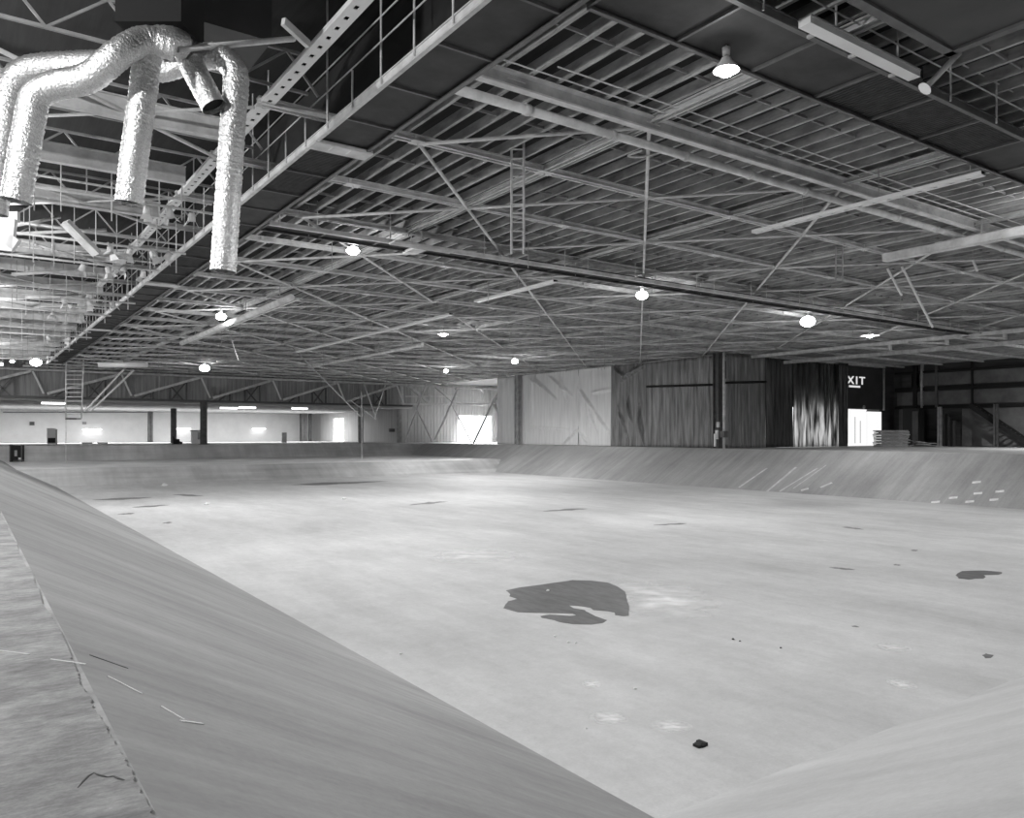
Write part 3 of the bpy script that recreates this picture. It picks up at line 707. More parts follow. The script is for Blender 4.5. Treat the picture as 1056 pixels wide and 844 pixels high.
def tray(label, X, ya, yb, z, w=0.22, m='white', holes=True):
    t = thing('cable_tray', label, 'tray', (X, ya, z))
    L = yb - ya
    for s in (-1, 1): MB().box((min(s * 0.05, s * (w / 2 + 0.05)), 0, 0), (max(s * 0.05, s * (w / 2 + 0.05)), L, 0.02)).build('side_flange', m, t)
    b = MB(); q = 0.0
    while q < L: b.box((-0.05, q, 0.0), (0.05, min(q + 0.36, L), 0.02)); q += 0.52
    b.build('rung', m, t)['kind'] = 'stuff'
    MB().box((-w / 2 - 0.05, 0, 0.1), (w / 2 + 0.05, L, 0.12)).build('back', 'black', t)
    for s in (-1, 1): MB().box((s * (w / 2 + 0.045) - 0.01, 0, 0.02), (s * (w / 2 + 0.045) + 0.01, L, 0.12)).build('lip', m, t)
    q = 0.4
    while q < L: MB().tube((0, q, 0.1), (0, q, ZJ - z), 0.015, 6).build('hanger', 'steel', t); q += 3.0
    return t
ZTY = EYE + 8.0
tray('perforated pale tray sloping across at right, nearest the dark catwalk', 25.8, 11.6, 20.2, ZTY)
tray('perforated tray below the middle of the thin catwalk', 25.5, 32.6, 40.4, ZTY)
tray('distant perforated tray in line with the tray under the thin catwalk', 26.8, 45.6, 75, ZTY)
tray('pale perforated tray left of the long left catwalk', 6.85, 11, 100, EYE + 9.05, 0.26)
tb = thing('light_batten', 'long bright tubular batten below the roof, left of centre', 'batten', (15.7, 45, ZTY))
MB().tube((0, 0, 0), (0, 28, 0), 0.2, 10).build('housing', 'paint', tb); MB().box((0.35, 0, -0.1), (0.5, 27, 0.0)).build('reflector', 'paint', tb)
for q in (2, 9, 16, 23): MB().tube((0, q, 0), (0, q, ZJ - ZTY), 0.03, 6).build('hanger', 'steel', tb)
tb = thing('light_batten', 'thin pale batten further back beneath the roof at centre', 'batten', (33.5, 62, ZTY))
MB().tube((0, 0, 0), (0, 28, 0), 0.16, 10).build('housing', 'paint', tb)
for q in (2, 9, 16, 23): MB().tube((0, q, 0), (0, q, ZJ - ZTY), 0.03, 6).build('hanger', 'steel', tb)
bb = thing('box_beam', 'pair of pale boxed timbers below the roof at the right edge', 'beam', (35.4, 13, ZTY + 0.1))
MB().box((-0.2, 0, 0), (0.2, 7.3, 0.35)).build('timber', 'paint', bb); MB().box((0.45, -1.0, 0.2), (0.85, 5.2, 0.55)).build('timber', 'paint', bb)
MB().tube((0, 3, 0.3), (0, 3, ZJ - ZTY), 0.03, 6).build('hanger', 'steel', bb); MB().tube((0.6, 0.5, 0.3), (0.6, 0.5, ZJ - ZTY), 0.03, 6).build('hanger', 'steel', bb)
# hanging ladder
la = at_d(527.5, 160, 26.0); lb = at_d(540, 160, 26.0); lz0, lz1 = at_d(533, 262, 26).z, ZR
ld = thing('ladder', 'narrow pale ladder hanging upright from the roof at the centre', 'ladder', (0, 0, 0))
for p in (la, lb): MB().box((p.x - 0.03, p.y - 0.03, lz0), (p.x + 0.03, p.y + 0.03, lz1)).build('rail', 'white', ld)
z = lz0 + 0.15
while z < lz1 - 0.1: MB().tube((la.x, la.y, z), (lb.x, lb.y, z), 0.026, 6).build('rung', 'white', ld); z += 0.30
la = at_d(862, 250, 38.0); lb = at_d(869, 250, 38.0); lz0, lz1 = at_d(865, 290, 38).z, ZR
ld = thing('ladder', 'small distant ladder hanging from the roof at right', 'ladder', (0, 0, 0))
for p in (la, lb): MB().box((p.x - 0.025, p.y - 0.025, lz0), (p.x + 0.025, p.y + 0.025, lz1)).build('rail', 'steel', ld)
z = lz0 + 0.15
while z < lz1 - 0.1: MB().tube((la.x, la.y, z), (lb.x, lb.y, z), 0.022, 6).build('rung', 'steel', ld); z += 0.30
# thin drop rods under the roof
for i in range(46):
    X = rnd(12, 64); Y = rnd(24, 100)
    if Y < 0.45 * X: continue
    L = rnd(0.8, 2.4)
    MB().tube((X, Y, ZJ + 0.05 - L), (X, Y, ZR), 0.02, 5).build('drop_rod', 'steel', ceiling)
for i in range(26):
    Y = rnd(64, 100)
    X = XC - rnd(2, 8); MB().tube((X, Y, ZT - rnd(0.2, 1.0)), (X, Y, ZR), 0.025, 5).build('drop_rod', 'steel', ceiling)

# ================================================================== DUCTS
def duct(label, pts, r, open_end=True):
    path = resample(smooth_path(pts, 14), 0.03)
    t = thing('flexible_duct', label, 'duct', (0, 0, 0))
    b = MB(); n = len(path)
    ph = rnd(0, 6)
    rr = [r * (1 + 0.022 * math.sin(2 * math.pi * i / 3.2 + ph) + random.gauss(0, 0.010)) for i in range(n)]
    b.path(path, lambda tt: rr[min(n - 1, int(round(tt * (n - 1))))], 28, caps=False)
    for v in b.bm.verts: v.co += Vector((random.gauss(0, 0.004), random.gauss(0, 0.004), random.gauss(0, 0.004)))
    b.build('sleeve', 'foil', t)
    if open_end:
        d = (path[-1] - path[-3]).normalized()
        MB().tube(path[-1] - d * 0.10, path[-1] - d * 0.07, r * 0.96, 24).build('mouth', 'black', t)  # black disc stands in for the shade inside the open end
        ring = MB(); ring.path([path[-1] - d * 0.03, path[-1] + d * 0.015], r * 1.02, 28, caps=False); ring.build('rim', 'foil', t)
    return t
dA, dB, dC, dD, dE = 15.5, 14.6, 14.0, 15.8, 15.2
duct('foil duct hanging lowest and furthest right, in front of the catwalk', [at_d(200, 60, dA), at_d(224, 58, dA), at_d(241, 72, dA), at_d(243, 92, dA), at_d(240, 130, dA), at_d(235, 205, dA), at_d(230, 280, dA)], 0.242)
duct('foil duct hanging straight down in the middle of the bunch', [at_d(188, 46, dB + 0.3), at_d(172, 41, dB), at_d(157, 45, dB), at_d(151, 66, dB), at_d(147, 100, dB), at_d(140, 150, dB), at_d(133, 211, dB)], 0.245)
duct('foil duct sweeping left in a curve and down, nearest the left', [at_d(180, 48, dC + 0.6), at_d(150, 42, dC + 0.4), at_d(122, 56, dC), at_d(92, 80, dC), at_d(58, 88, dC), at_d(38, 98, dC), at_d(32, 118, dC), at_d(26, 150, dC), at_d(16, 208, dC)], 0.25)
duct('foil duct passing behind the others and out at the left edge', [at_d(112, 66, dD), at_d(70, 68, dD), at_d(32, 72, dD), at_d(14, 86, dD), at_d(8, 110, dD), at_d(0, 160, dD), at_d(-8, 220, dD)], 0.27)
duct('short foil duct angled down to the right with its mouth open', [at_d(182, 44, dE), at_d(192, 54, dE), at_d(202, 76, dE), at_d(221, 111, dE)], 0.235)
duct('foil duct lying level behind the short angled one', [at_d(150, 74, 16.6), at_d(172, 72, 16.6), at_d(190, 66, 16.6), at_d(215, 60, 16.6), at_d(236, 62, 16.6)], 0.23, False)
pc = at_d(165, 20, 15.3)
pn = thing('plenum', 'black air plenum that the foil ducts hang from', 'plenum', (pc.x, pc.y, 0), -HEAD)
zbm = at_d(165, 36, 15.3).z
MB().box((-0.62, -0.5, zbm), (0.62, 0.6, ZR + 2.3)).build('body', 'black', pn)
MB().tube((0.1, 0, zbm - 0.25), (0.1, 0, zbm + 0.05), 0.25, 16).build('collar', 'foil', pn)
for x0_, x1_ in ((0.7, 3.2),):
    tag(MB().tube(at_d(183, 51, 14.6), at_d(303, 40, 17.0), 0.06, 10).build('support_pole', 'paint'), 'pale horizontal pole bracing the foil ducts', 'pole')
tag(MB().bar(at_d(292, 22, 16.5), at_d(318, 46, 17.2), 0.1, 0.16).build('support_strut', 'paint'), 'pale diagonal strut at the right end of the pole', 'strut')
dbx = thing('air_duct', 'dark rectangular duct beside the black plenum', 'duct', (0, 0, 0))
p = at_d(222, 26, 17.5); MB().box((p.x - 1.3, p.y - 0.2, p.z - 0.1), (p.x + 1.2, p.y + 2.0, ZR + 2.3)).build('casing', 'darkpanel', dbx)

# top right: black boxed duct, pale strip casing, short pole lamp
bd = thing('boxed_duct', 'black boxed duct above the near catwalk at upper right', 'duct', (13, 5.4, EYE + 8.1))
MB().box((0.6, -2.0, 0), (4.1, 3.0, ZJ - EYE - 8.1)).build('casing', 'darkpanel', bd); MB().box((0.5, 2.85, -0.06), (4.2, 3.05, 0.1)).build('flange', 'darksteel', bd); MB().box((4.0, -2, -0.06), (4.2, 3.05, 0.1)).build('flange', 'darksteel', bd)
sl = thing('strip_light', 'unlit pale strip light fixed along the near catwalk', 'light', (13.9, 9.65, EYE + 8.25))
MB().box((0, -0.14, 0), (4.2, 0.14, 0.14)).build('casing', 'white', sl); MB().box((0, -0.16, 0.14), (4.2, 0.16, 0.17)).build('lid', 'steel', sl); MB().box((4.2, -0.15, -0.03), (4.3, 0.15, 0.25)).build('end_cap', 'black', sl)
for xx in (0.5, 2.0, 3.6): MB().box((xx, 0.14, 0), (xx + 0.08, 0.3, 0.06)).build('clip', 'steel', sl)
sp = thing('pole_lamp', 'short pale pole lamp angled beside the strip light', 'lamp', (0, 0, 0))
a, c = Vector((18.6, 9.62, EYE + 8.2)), Vector((19.25, 9.2, EYE + 9.0)); MB().tube(a, c, 0.07, 10).build('stem', 'paint', sp); MB().tube(a - (c - a).normalized() * 0.08, a, 0.17, 12, 0.1).build('head', 'white', sp)
MB().tube(c, (19.25, 9.2, ZJ), 0.03, 6).build('hanger', 'steel', sp)

# ================================================================== HIGH BAY LAMPS
def lamp(label, p, power=LAMP_W, r=0.3, bulb_r=0.17, top=None, group=None, omni=0.05):
    t = thing('high_bay_lamp', label, 'lamp', p, 0, group)
    MB().lathe([(0.05, 0.30), (0.10, 0.28), (0.14, 0.20), (r * 0.85, 0.06), (r, 0.0), (r * 0.97, 0.0), (r * 0.80, 0.055), (0.12, 0.18), (0.0, 0.19)], 20).build('reflector', 'white', t)
    MB().lathe([(0.0, 0.34), (0.08, 0.34), (0.09, 0.50), (0.0, 0.52)], 12).build('ballast', 'steel', t)
    MB().tube((0, 0, 0.5), (0, 0, (top or ZR) - p[2]), 0.02, 6).build('stem', 'paint', t)
    u = bmesh.new(); bmesh.ops.create_uvsphere(u, u_segments=14, v_segments=8, radius=bulb_r)
    for f in u.faces: f.smooth = True
    bmesh.ops.translate(u, verts=u.verts, vec=(0, 0, 0.02)); bmesh.ops.scale(u, verts=u.verts, vec=(1.25, 1.25, 0.9))
    me = bpy.data.meshes.new('bulb'); u.to_mesh(me); u.free(); me.materials.append(M['bulb']); link('bulb', me, t)
    lamp_light((p[0], p[1], p[2] - 0.32), power, omni)
    return t
ZL = EYE + 8.3
def lz(px, py, z=ZL): return at_z(px, py, z)
lamp('lit high bay lamp nearest the camera, beside the black slatted catwalk', lz(749, 73, EYE + 7.9), LAMP_W * 0.75, 0.29, 0.16, top=ZK + 0.1, omni=0.015)
lamp('lit high bay lamp between the long catwalk and the thin catwalk', lz(364, 259), LAMP_W, 0.33, 0.22)
lamp('lit high bay lamp over the long tubular batten', lz(228, 327), LAMP_W * 1.3, 0.36, 0.28)
lamp('lit high bay lamp below the thin catwalk, right of centre', lz(662, 305), LAMP_W, 0.36, 0.28)
lamp('lit high bay lamp above the white curtain, left of it', lz(457, 345), LAMP_W * 1.5, 0.45, 0.22)
lamp('brightest high bay lamp, above the dark pleated curtains', lz(833, 332), LAMP_W * 1.5, 0.45, 0.42)
lamp('lit high bay lamp above the left end of the white curtain', lz(531, 373), LAMP_W * 1.9, 0.4, 0.3)
lamp('small far lamp left of the one above the white curtain', lz(460, 383), LAMP_W * 1.2, 0.3, 0.25)
lamp('lit high bay lamp at the far end of the long catwalk, leftmost', lz(37, 374), LAMP_W * 1.9, 0.5, 0.48)
lamp('lit high bay lamp in front of the far dark truss', lz(211, 380), LAMP_W * 1.9, 0.5, 0.48)
lamp('wide flat lamp glowing above the exit sign', at_d(897, 346.5, 68), LAMP_W * 0.7, 0.80, 0.22)
lamp('tiny lamp low at the far left edge, right one of a pair', at_d(12.5, 373, 100), 200, 0.25, 0.2)
lamp('tiny lamp low at the far left edge, left one of a pair', at_d(1, 376, 100), 200, 0.25, 0.2)
for (X, Y, k, om) in ((33.2, 12.5, 0.6, 0.1), (14.4, -8.5, 0.5, 0.1), (-6, 12, 1.4, 0.8), (-6, 33, 1.6, 0.8), (51, 12, 1.2, 0.1), (-6, 57, 1.8, 0.8), (-6, 85, 2.0, 0.8), (92, 31, 2.6, 0.05), (90, 12, 1.0, 0.05)):   # unseen lamps added to light the foreground, left aisle and right deck
    lamp('lit high bay lamp added outside the view for its light', (X, Y, ZL), LAMP_W * k, group='high bay lamps added outside the view', omni=om)

# annex tube lights
def tube_light(label, px, py, z, wpx, on_wall, Yw=None):
    p = at_y(px, py, Yw) if on_wall else at_z(px, py, z)
    dd_ = math.hypot(p.x, p.y); L = wpx * (p.x * SN + p.y * CS) / FPX
    t = thing('tube_light', label, 'light', p)
    MB().box((-L / 2, -0.25, 0.1), (L / 2, 0.25, 0.3)).build('casing', 'white', t)
    MB().box((-L / 2, -0.2, -0.14), (L / 2, 0.2, 0.1)).build('tube', 'tube', t)
    if not on_wall: MB().tube((0, 0, 0.2), (0, 0, EYE + 4.70 - p.z), 0.03, 6).build('stem', 'steel', t)
    else: MB().box((-0.2, 0, 0), (0.2, 177.99 - p.y, 0.2)).build('bracket', 'steel', t)
for px, py, w, lab in ((55, 416, 21, 'lit tube light under the annex soffit at the far left'), (236, 421, 17, 'lit tube light under the soffit, left of a close pair'), (255, 420.5, 17, 'lit tube light under the soffit, right of a close pair'), (309, 421.5, 16, 'lit tube light under the soffit near the wide dark pier')):
    tube_light(lab, px, py, EYE + 4.45, w, False)
for px, py, w, lab in ((95, 443, 17, 'lit tube light on the white wall, left of three'), (189, 442.5, 14, 'lit tube light on the white wall between the dark columns'), (267, 442.5, 13, 'lit tube light on the white wall, right of three')):
    tube_light(lab, px, py, 0, w, True, 177.2)
for X in (5, 18, 31, 44, 57): area_light((X, 160, EYE + 4.4), (0, 0.03, -1), 10, 6, 2600)  # area lamps added under the soffit to brighten the annex, no daylight

# ================================================================== LEFT AISLE CLUTTER
def at_pt(px, py, d): return at_d(px, py, d)
for i, (Y, z, xa, xb) in enumerate(((30, 8.1, 0.8, 7.6), (35.5, 7.7, 1.0, 7.8), (41, 7.9, 0.6, 7.8), (48, 7.3, 1.2, 7.9), (56, 7.6, 1.4, 7.8), (66, 7.2, 1.8, 7.9), (78, 7.4, 2.4, 7.9), (92, 7.5, 3.0, 8.0))):
    t = thing('pipe_batten', 'level pipe batten hung on rods in the left aisle, %s' % ('first from the ducts', 'second from the ducts', 'third from the ducts', 'fourth from the ducts', 'fifth from the ducts', 'sixth from the ducts', 'seventh from the ducts', 'last one, above the far lamp')[i], 'batten', (0, Y, EYE + z))
    MB().tube((xa, 0, 0), (xb, 0, 0), 0.05, 8).build('pipe', 'paint', t)
    MB().tube((xa, 0.4, 0.5), (xb, 0.4, 0.45), 0.04, 8).build('pipe', 'paint', t)
    for k in range(9):
        xx = xa + (xb - xa) * (k + 0.5) / 9
        MB().tube((xx, 0, -rnd(0.0, 0.9)), (xx, 0, 9.0 - z), 0.022, 6).build('rod', 'steel' if k % 2 else 'paint', t)
n = 0
stage = None
spots = []
for bi, (Y, z, xs) in enumerate(((30, 8.1, (5.3, 6.0, 6.8)), (35.5, 7.7, (4.9, 5.7, 6.4, 7.2)), (41, 7.9, (4.6, 5.5, 6.3, 7.1)), (48, 7.3, (4.4, 5.6, 6.7)), (56, 7.6, (4.6, 6.2)), (66, 7.2, (5.0, 6.5)))):
    for k, xx in enumerate(xs): spots.append((xx, Y - 0.05, EYE + z, 'stage lantern, %s from the left on the %s pipe batten past the foil ducts' % (('first', 'second', 'third', 'fourth')[k], ('first', 'second', 'third', 'fourth', 'fifth', 'sixth')[bi])))
for i, (*p, slab) in enumerate(spots):
    if stage is None:
        stage = thing('stage_lantern', slab, 'lantern', p, 0, 'stage lanterns in the left aisle')
        b = MB(); b.lathe([(0.0, 0.12), (0.16, 0.10), (0.19, 0.0), (0.24, -0.42), (0.22, -0.42), (0.15, -0.05), (0.0, -0.02)], 12, (0, 0, -0.25)); b.build('can', 'paint', stage)
        MB().bar((-0.24, 0, -0.35), (-0.24, 0, 0.02), 0.04, 0.03).build('yoke', 'steel', stage); MB().bar((-0.24, 0, 0.02), (0.24, 0, 0.02), 0.04, 0.03).build('yoke', 'steel', stage)
        for s in (-1, 1):
            o = MB(); f = o.face([(s * 0.24, -0.2, -0.67), (s * 0.24, 0.2, -0.67), (s * 0.42, 0.3, -1.0), (s * 0.42, -0.3, -1.0)])
            bmesh.ops.solidify(o.bm, geom=o.bm.faces[:], thickness=0.02); o.build('barn_door', 'white', stage)
        o = stage
    else:
        o = dup_tree(stage, p); o['label'] = slab
    o.scale = (0.6, 0.6, 0.6); o.rotation_euler = (rnd(-0.6, 0.6), rnd(-0.5, 0.5), rnd(0, 6.28))
# pale boards and gear high at the left edge
for i, (px, py, d, w, h, tilt, lab) in enumerate(((4, 242, 27, 0.75, 1.1, 0.1, 'white reflector board high at the left edge, lower one'), (6, 224, 27.5, 0.9, 0.35, 0.0, 'white box hung above the reflector board at the left edge'), (13, 250, 27, 0.35, 0.4, 0.6, 'small white hexagonal reflector beside the reflector board'))):
    p = at_d(px, py, d); o = tag(MB().box((-w / 2, -0.08, -h / 2), (w / 2, 0.08, h / 2)).build('reflector_board', 'white', None, p), lab, 'board'); o.rotation_euler = (0, tilt, -HEAD)
    MB().tube((0, 0, h / 2 - 0.02), (0, 0, ZC - p.z), 0.02, 6).build('hanger', 'steel', o) if tilt == 0 else None
o = tag(MB().bar(at_d(67, 229, 30), at_d(100, 262, 31), 0.18, 0.42, (0.6, -0.8, 0)).build('loose_plank', 'paint'), 'pale wide plank tilted down to the right among the aisle pipes', 'plank')
for i, (a, c, d, r, lab) in enumerate((((18, 241), (110, 237), 33, 0.07, 'pale pipe crossing left of the tilted plank'), ((22, 248), (90, 268), 35, 0.06, 'thin pipe sloping beneath the tilted plank'), ((12, 283), (78, 279), 40, 0.09, 'pale pipe just under the fifth girder'), ((0, 308), (84, 305), 50, 0.13, 'bright level pipe in the left aisle, upper of two'), ((0, 355), (45, 352), 70, 0.14, 'bright level pipe in the left aisle, lower of two'), ((15, 233), (62, 224), 31, 0.06, 'short pipe rising right behind the first duct mouth'))):
    t = thing('aisle_pipe', lab, 'pipe', (0, 0, 0)); p, q = at_d(*a, d), at_d(*c, d + 1.5)
    MB().tube(p, q, r, 8).build('run', 'paint', t)
    for f in (0.2, 0.8):
        e = p + (q - p) * f; MB().tube(e, (e.x, e.y, ZC), 0.02, 6).build('hanger', 'steel', t)
# ladder cage and braces at the end of the long catwalk
lc = thing('access_ladder', 'pale caged ladder at the far end of the long catwalk', 'ladder', (0, 0, 0))
dL = 98
a0, a1, b0, b1 = at_d(68, 378, dL), at_d(68, 432, dL), at_d(86, 378, dL), at_d(84, 432, dL)
MB().path([(a0.x, a0.y, ZR), a0, a1], 0.09, 8).build('rail', 'paint', lc); MB().path([(b0.x, b0.y, ZR), b0, b1], 0.09, 8).build('rail', 'paint', lc)
for i in range(13):
    f = i / 12; MB().tube(a0.lerp(a1, f), b0.lerp(b1, f), 0.05, 6).build('rung', 'paint', lc)
MB().box((min(a1.x, b1.x), a1.y - 0.8, a1.z - 0.1), (max(a1.x, b1.x), a1.y + 0.8, a1.z + 0.1)).build('platform', 'darksteel', lc)
e_ = at_d(128, 381, dL)
cb = thing('diagonal_strut', 'pair of parallel pale struts slanting down to the ladder foot', 'strut', (0, 0, 0))
MB().bar(at_d(128, 381, dL), at_d(88, 424, dL), 0.18, 0.18).build('bar', 'paint', cb); MB().bar(at_d(138, 382, dL), at_d(94, 424, dL), 0.18, 0.18).build('bar', 'paint', cb); MB().tube(e_, (e_.x, e_.y, ZR), 0.03, 6).build('hanger', 'steel', cb)
p = at_d(68, 433, dL); q = at_d(69.5, 482, dL - 1)
tag(MB().tube((p.x, p.y, p.z), (p.x, p.y, ZB), 0.05, 6).build('drop_rope', 'paint'), 'thin line dropping from the caged ladder to the bench', 'rope')
p = at_d(373, 420, 112); tag(MB().tube((p.x, p.y, ZB), (p.x, p.y, p.z + 2.2), 0.05, 6).build('drop_rope', 'paint'), 'thin pale pole standing on the bench near the annex corner', 'pole')
tb = thing('light_batten', 'short bright tube casing below the far roof by the ladder', 'batten', at_d(125, 376.5, 84))
MB().tube((-2.0, 1.0, 0), (2.2, -1.9, 0), 0.27, 12).build('housing', 'white', tb); MB().tube((0, 0, 0.2), (0, 0, ZC - at_d(125, 376.5, 84).z), 0.03, 6).build('hanger', 'steel', tb)
# sloping wires at the far centre-left
for i, (a, c, d, lab) in enumerate((((235, 332), (246, 372), 60, 'cable looping down from the lamp over the tubular batten'), ((302, 359), (372, 430), 78, 'long slanting pole in front of the far truss'), ((375, 395), (388, 432), 108, 'slanting thin pole beside the annex corner, left'), ((400, 390), (386, 432), 108, 'slanting thin pole beside the annex corner, right'), ((360, 412), (388, 433), 108, 'low slanting pole by the bright annex doorway'))):
    p, q = at_d(*a, d), at_d(*c, d)
    mid = p.lerp(q, 0.5) + Vector((0, 0, -0.25 if i == 0 else 0))
    o = tag(MB().path(smooth_path([p, mid, q], 6), 0.02 if i == 0 else 0.06, 6).build('slanting_pole', 'steel'), lab, 'pole')
    MB().tube(p, (p.x, p.y, ZR), 0.015, 6).build('hanger', 'steel', o)
# fly wires: long thin diagonals on the right
for a, c, za, lab in (((930, 275), (962, 338), 42, 'long thin white pole slanting down at right'), ((1003, 268), (1008, 280), 38, 'short white pole at the right edge below the boxed timbers'), ((915, 277), (930, 305), 42, 'thin white pole left of the long slanting one')):
    p = at_d(*a, za); o = tag(MB().tube(p, at_d(*c, za), 0.06, 6).build('slanting_pole', 'white'), lab, 'pole'); MB().tube(p, (p.x, p.y, ZR), 0.015, 6).build('hanger', 'steel', o)

# ================================================================== THINGS ON THE DECKS
p = at_d(17.5, 476, 92); p = Vector((p.x, p.y, ZB))
p = at_z(17.5, 476.5, ZB)
ck = thing('equipment_cart', 'black upright equipment cart on the bench at the far left', 'cart', p, -0.3)
sc_ = (p.x * SN + p.y * CS) / FPX
W, H = 11.5 * sc_, 17 * sc_
MB().box((-W / 2, -W / 3, 0.25), (W / 2, W / 3, H)).build('body', 'litter', ck)
for s in (-1, 1): MB().box((s * W * 0.45 - 0.06, -W / 3 - 0.1, 0), (s * W * 0.45 + 0.06, W / 3, H + 0.1)).build('frame', 'darksteel', ck)
MB().box((-W * 0.1, -W / 3 - 0.08, H * 0.35), (W * 0.1, -W / 3, H * 0.7)).build('panel', 'steel', ck); MB().box((W * 0.2, -W / 3 - 0.08, 0.3), (W * 0.4, -W / 3, 0.55)).build('lamp', 'white', ck)
p = at_y(53, 458, 140); p.z = 0
fr = thing('vending_cabinet', 'white and black cabinet standing by the white annex wall at left', 'cabinet', p)
MB().box((-0.55, -0.4, 0), (0.55, 0.4, 2.5)).build('body', 'white', fr); MB().box((-0.5, -0.44, 0.25), (0.5, -0.4, 1.0)).build('panel', 'litter', fr); MB().box((0.55, -0.4, 0), (0.75, 0.4, 2.3)).build('side', 'steel', fr)
p = at_y(182, 458, 132); p.z = 0
pm = thing('pump_motor', 'small black pump motor at the foot of the middle column', 'motor', p)
MB().tube((-0.5, 0, 0.45), (0.4, 0, 0.45), 0.38, 12).build('barrel', 'litter', pm); MB().box((-0.6, -0.3, 0), (0.8, 0.3, 0.12)).build('skid', 'litter', pm); MB().bar((-0.2, 0, 0.5), (-0.5, 0, 1.2), 0.18, 0.18).build('lever', 'litter', pm); MB().tube((0.4, 0, 0.35), (0.85, 0, 0.2), 0.15, 8).build('nozzle', 'litter', pm)
p = at_y(203.5, 457, 140); p.z = 0
bo = thing('control_booth', 'small pale booth with a window beside the nearest dark column', 'booth', p)
MB().box((-0.9, -0.6, 0), (0.9, 0.6, 2.1)).build('body', 'annex', bo); MB().box((-0.1, -0.65, 0.7), (0.5, -0.6, 1.9)).build('window', 'steel', bo); MB().box((-1.0, -0.7, 2.1), (1.0, 0.7, 2.25)).build('roof', 'clad', bo)
p = at_y(293, 457, 150); p.z = 0
tag(MB().box((-0.45, -0.2, 0), (0.45, 0.2, 1.9)).build('leaning_panel', 'steel', None, p), 'grey upright panel by the right end of the white wall', 'panel')
p = at_y(33, 437, 177.9); tag(MB().box((-0.4, -0.2, -0.35), (0.4, 0.08, 0.35)).build('wall_box', 'darksteel', None, p), 'small dark box on the white wall at far left', 'box')
p = at_y(87, 436.5, 177.9); tag(MB().box((-0.35, -0.2, -0.25), (0.35, 0.08, 0.25)).build('wall_box', 'steel', None, p), 'small grey box on the white wall above a tube light', 'box')
tag(MB().tube(at_y(3, 425.5, 177.7), at_y(152, 425.5, 177.7), 0.07, 6).build('wall_conduit', 'darksteel'), 'thin dark conduit along the top of the white wall', 'conduit')
for px, lab in ((90, 'pale flat box on the annex floor, left one'), (106, 'pale flat box on the annex floor, right one')):
    p = at_y(px, 458, 140); tag(MB().box((-0.7, -0.3, 0), (0.7, 0.3, 0.25)).build('floor_box', 'white', None, (p.x, p.y, 0)), lab, 'box')
hc = tag(MB().tube((at_y(404, 420, 130).x, 130, 2.5), (at_y(404, 420, 130).x, 130, ZR), 0.03, 6).build('hanging_cable', 'darksteel'), 'dark cable with a small box at its end, before the pale corrugated wall', 'cable')
p = at_y(404, 442, 130); p.z = 2.3; MB().box((-0.5, -0.2, -0.3), (0.5, 0.2, 0.3)).build('pendant_box', 'darksteel', hc, p)
p = at_y(411, 448, 130.5); tag(MB().box((-0.25, -0.15, 0), (0.25, 0.15, 3.6)).build('white_post', 'white', None, (p.x, p.y, 0)), 'short white post at the corner of the pale wall', 'post')

# ================================================================== MARKS AND LITTER ON THE TANK FLOOR
def patch(name, label, px_pts, m, h=0.006, cat='patch', jag=0.0, sub=0):
    pts = [at_z(x, y, -D) for x, y in px_pts]
    if sub:
        q = []
        for a, c in zip(pts, pts[1:] + pts[:1]):
            for k in range(sub):
                e = a.lerp(c, k / sub); q.append(e + Vector((random.gauss(0, jag), random.gauss(0, jag), 0)))
        pts = q
    b = MB(); c0_ = sum((p for p in pts), Vector()) / len(pts)
    b.prism([(p.x - c0_.x, p.y - c0_.y) for p in pts], 0.0, h)
    o = b.build(name, m, None, (c0_.x, c0_.y, -D + 0.001)); return tag(o, label, cat)
patch('damp_patch', 'large dark damp patch with a notch in the middle of the tank floor', [(510 + a / 4.224, 585 + c / 4.224) for a, c in ((50, 103), (110, 90), (200, 78), (270, 68), (340, 58), (420, 60), (490, 68), (535, 85), (570, 108), (578, 150), (588, 175), (585, 213), (560, 215), (525, 210), (525, 199), (490, 193), (430, 188), (418, 178), (380, 172), (325, 168), (345, 180), (390, 188), (405, 198), (440, 215), (490, 233), (470, 245), (420, 252), (340, 250), (280, 240), (260, 232), (205, 222), (200, 215), (240, 208), (330, 214), (357, 211), (340, 204), (240, 201), (160, 200), (100, 197), (40, 180), (45, 165), (60, 150), (100, 140), (65, 128), (68, 118))], 'wet', 0.006, 'patch', 0.007, 3)
patch('damp_patch', 'small dark damp patch at the right of the tank floor', [(986, 594), (992, 589.5), (1008, 588.5), (1018, 589), (1034, 590.5), (1030, 593), (1016, 593.5), (1014, 597), (1000, 598), (990, 597)], 'wet', 0.006, 'patch', 0.03, 2)
patch('damp_patch', 'tiny dark damp patch low at the right of the tank', [(1013, 676), (1017, 674.5), (1024, 676), (1022, 679), (1016, 679)], 'wet', 0.006, 'patch', 0.01, 2)
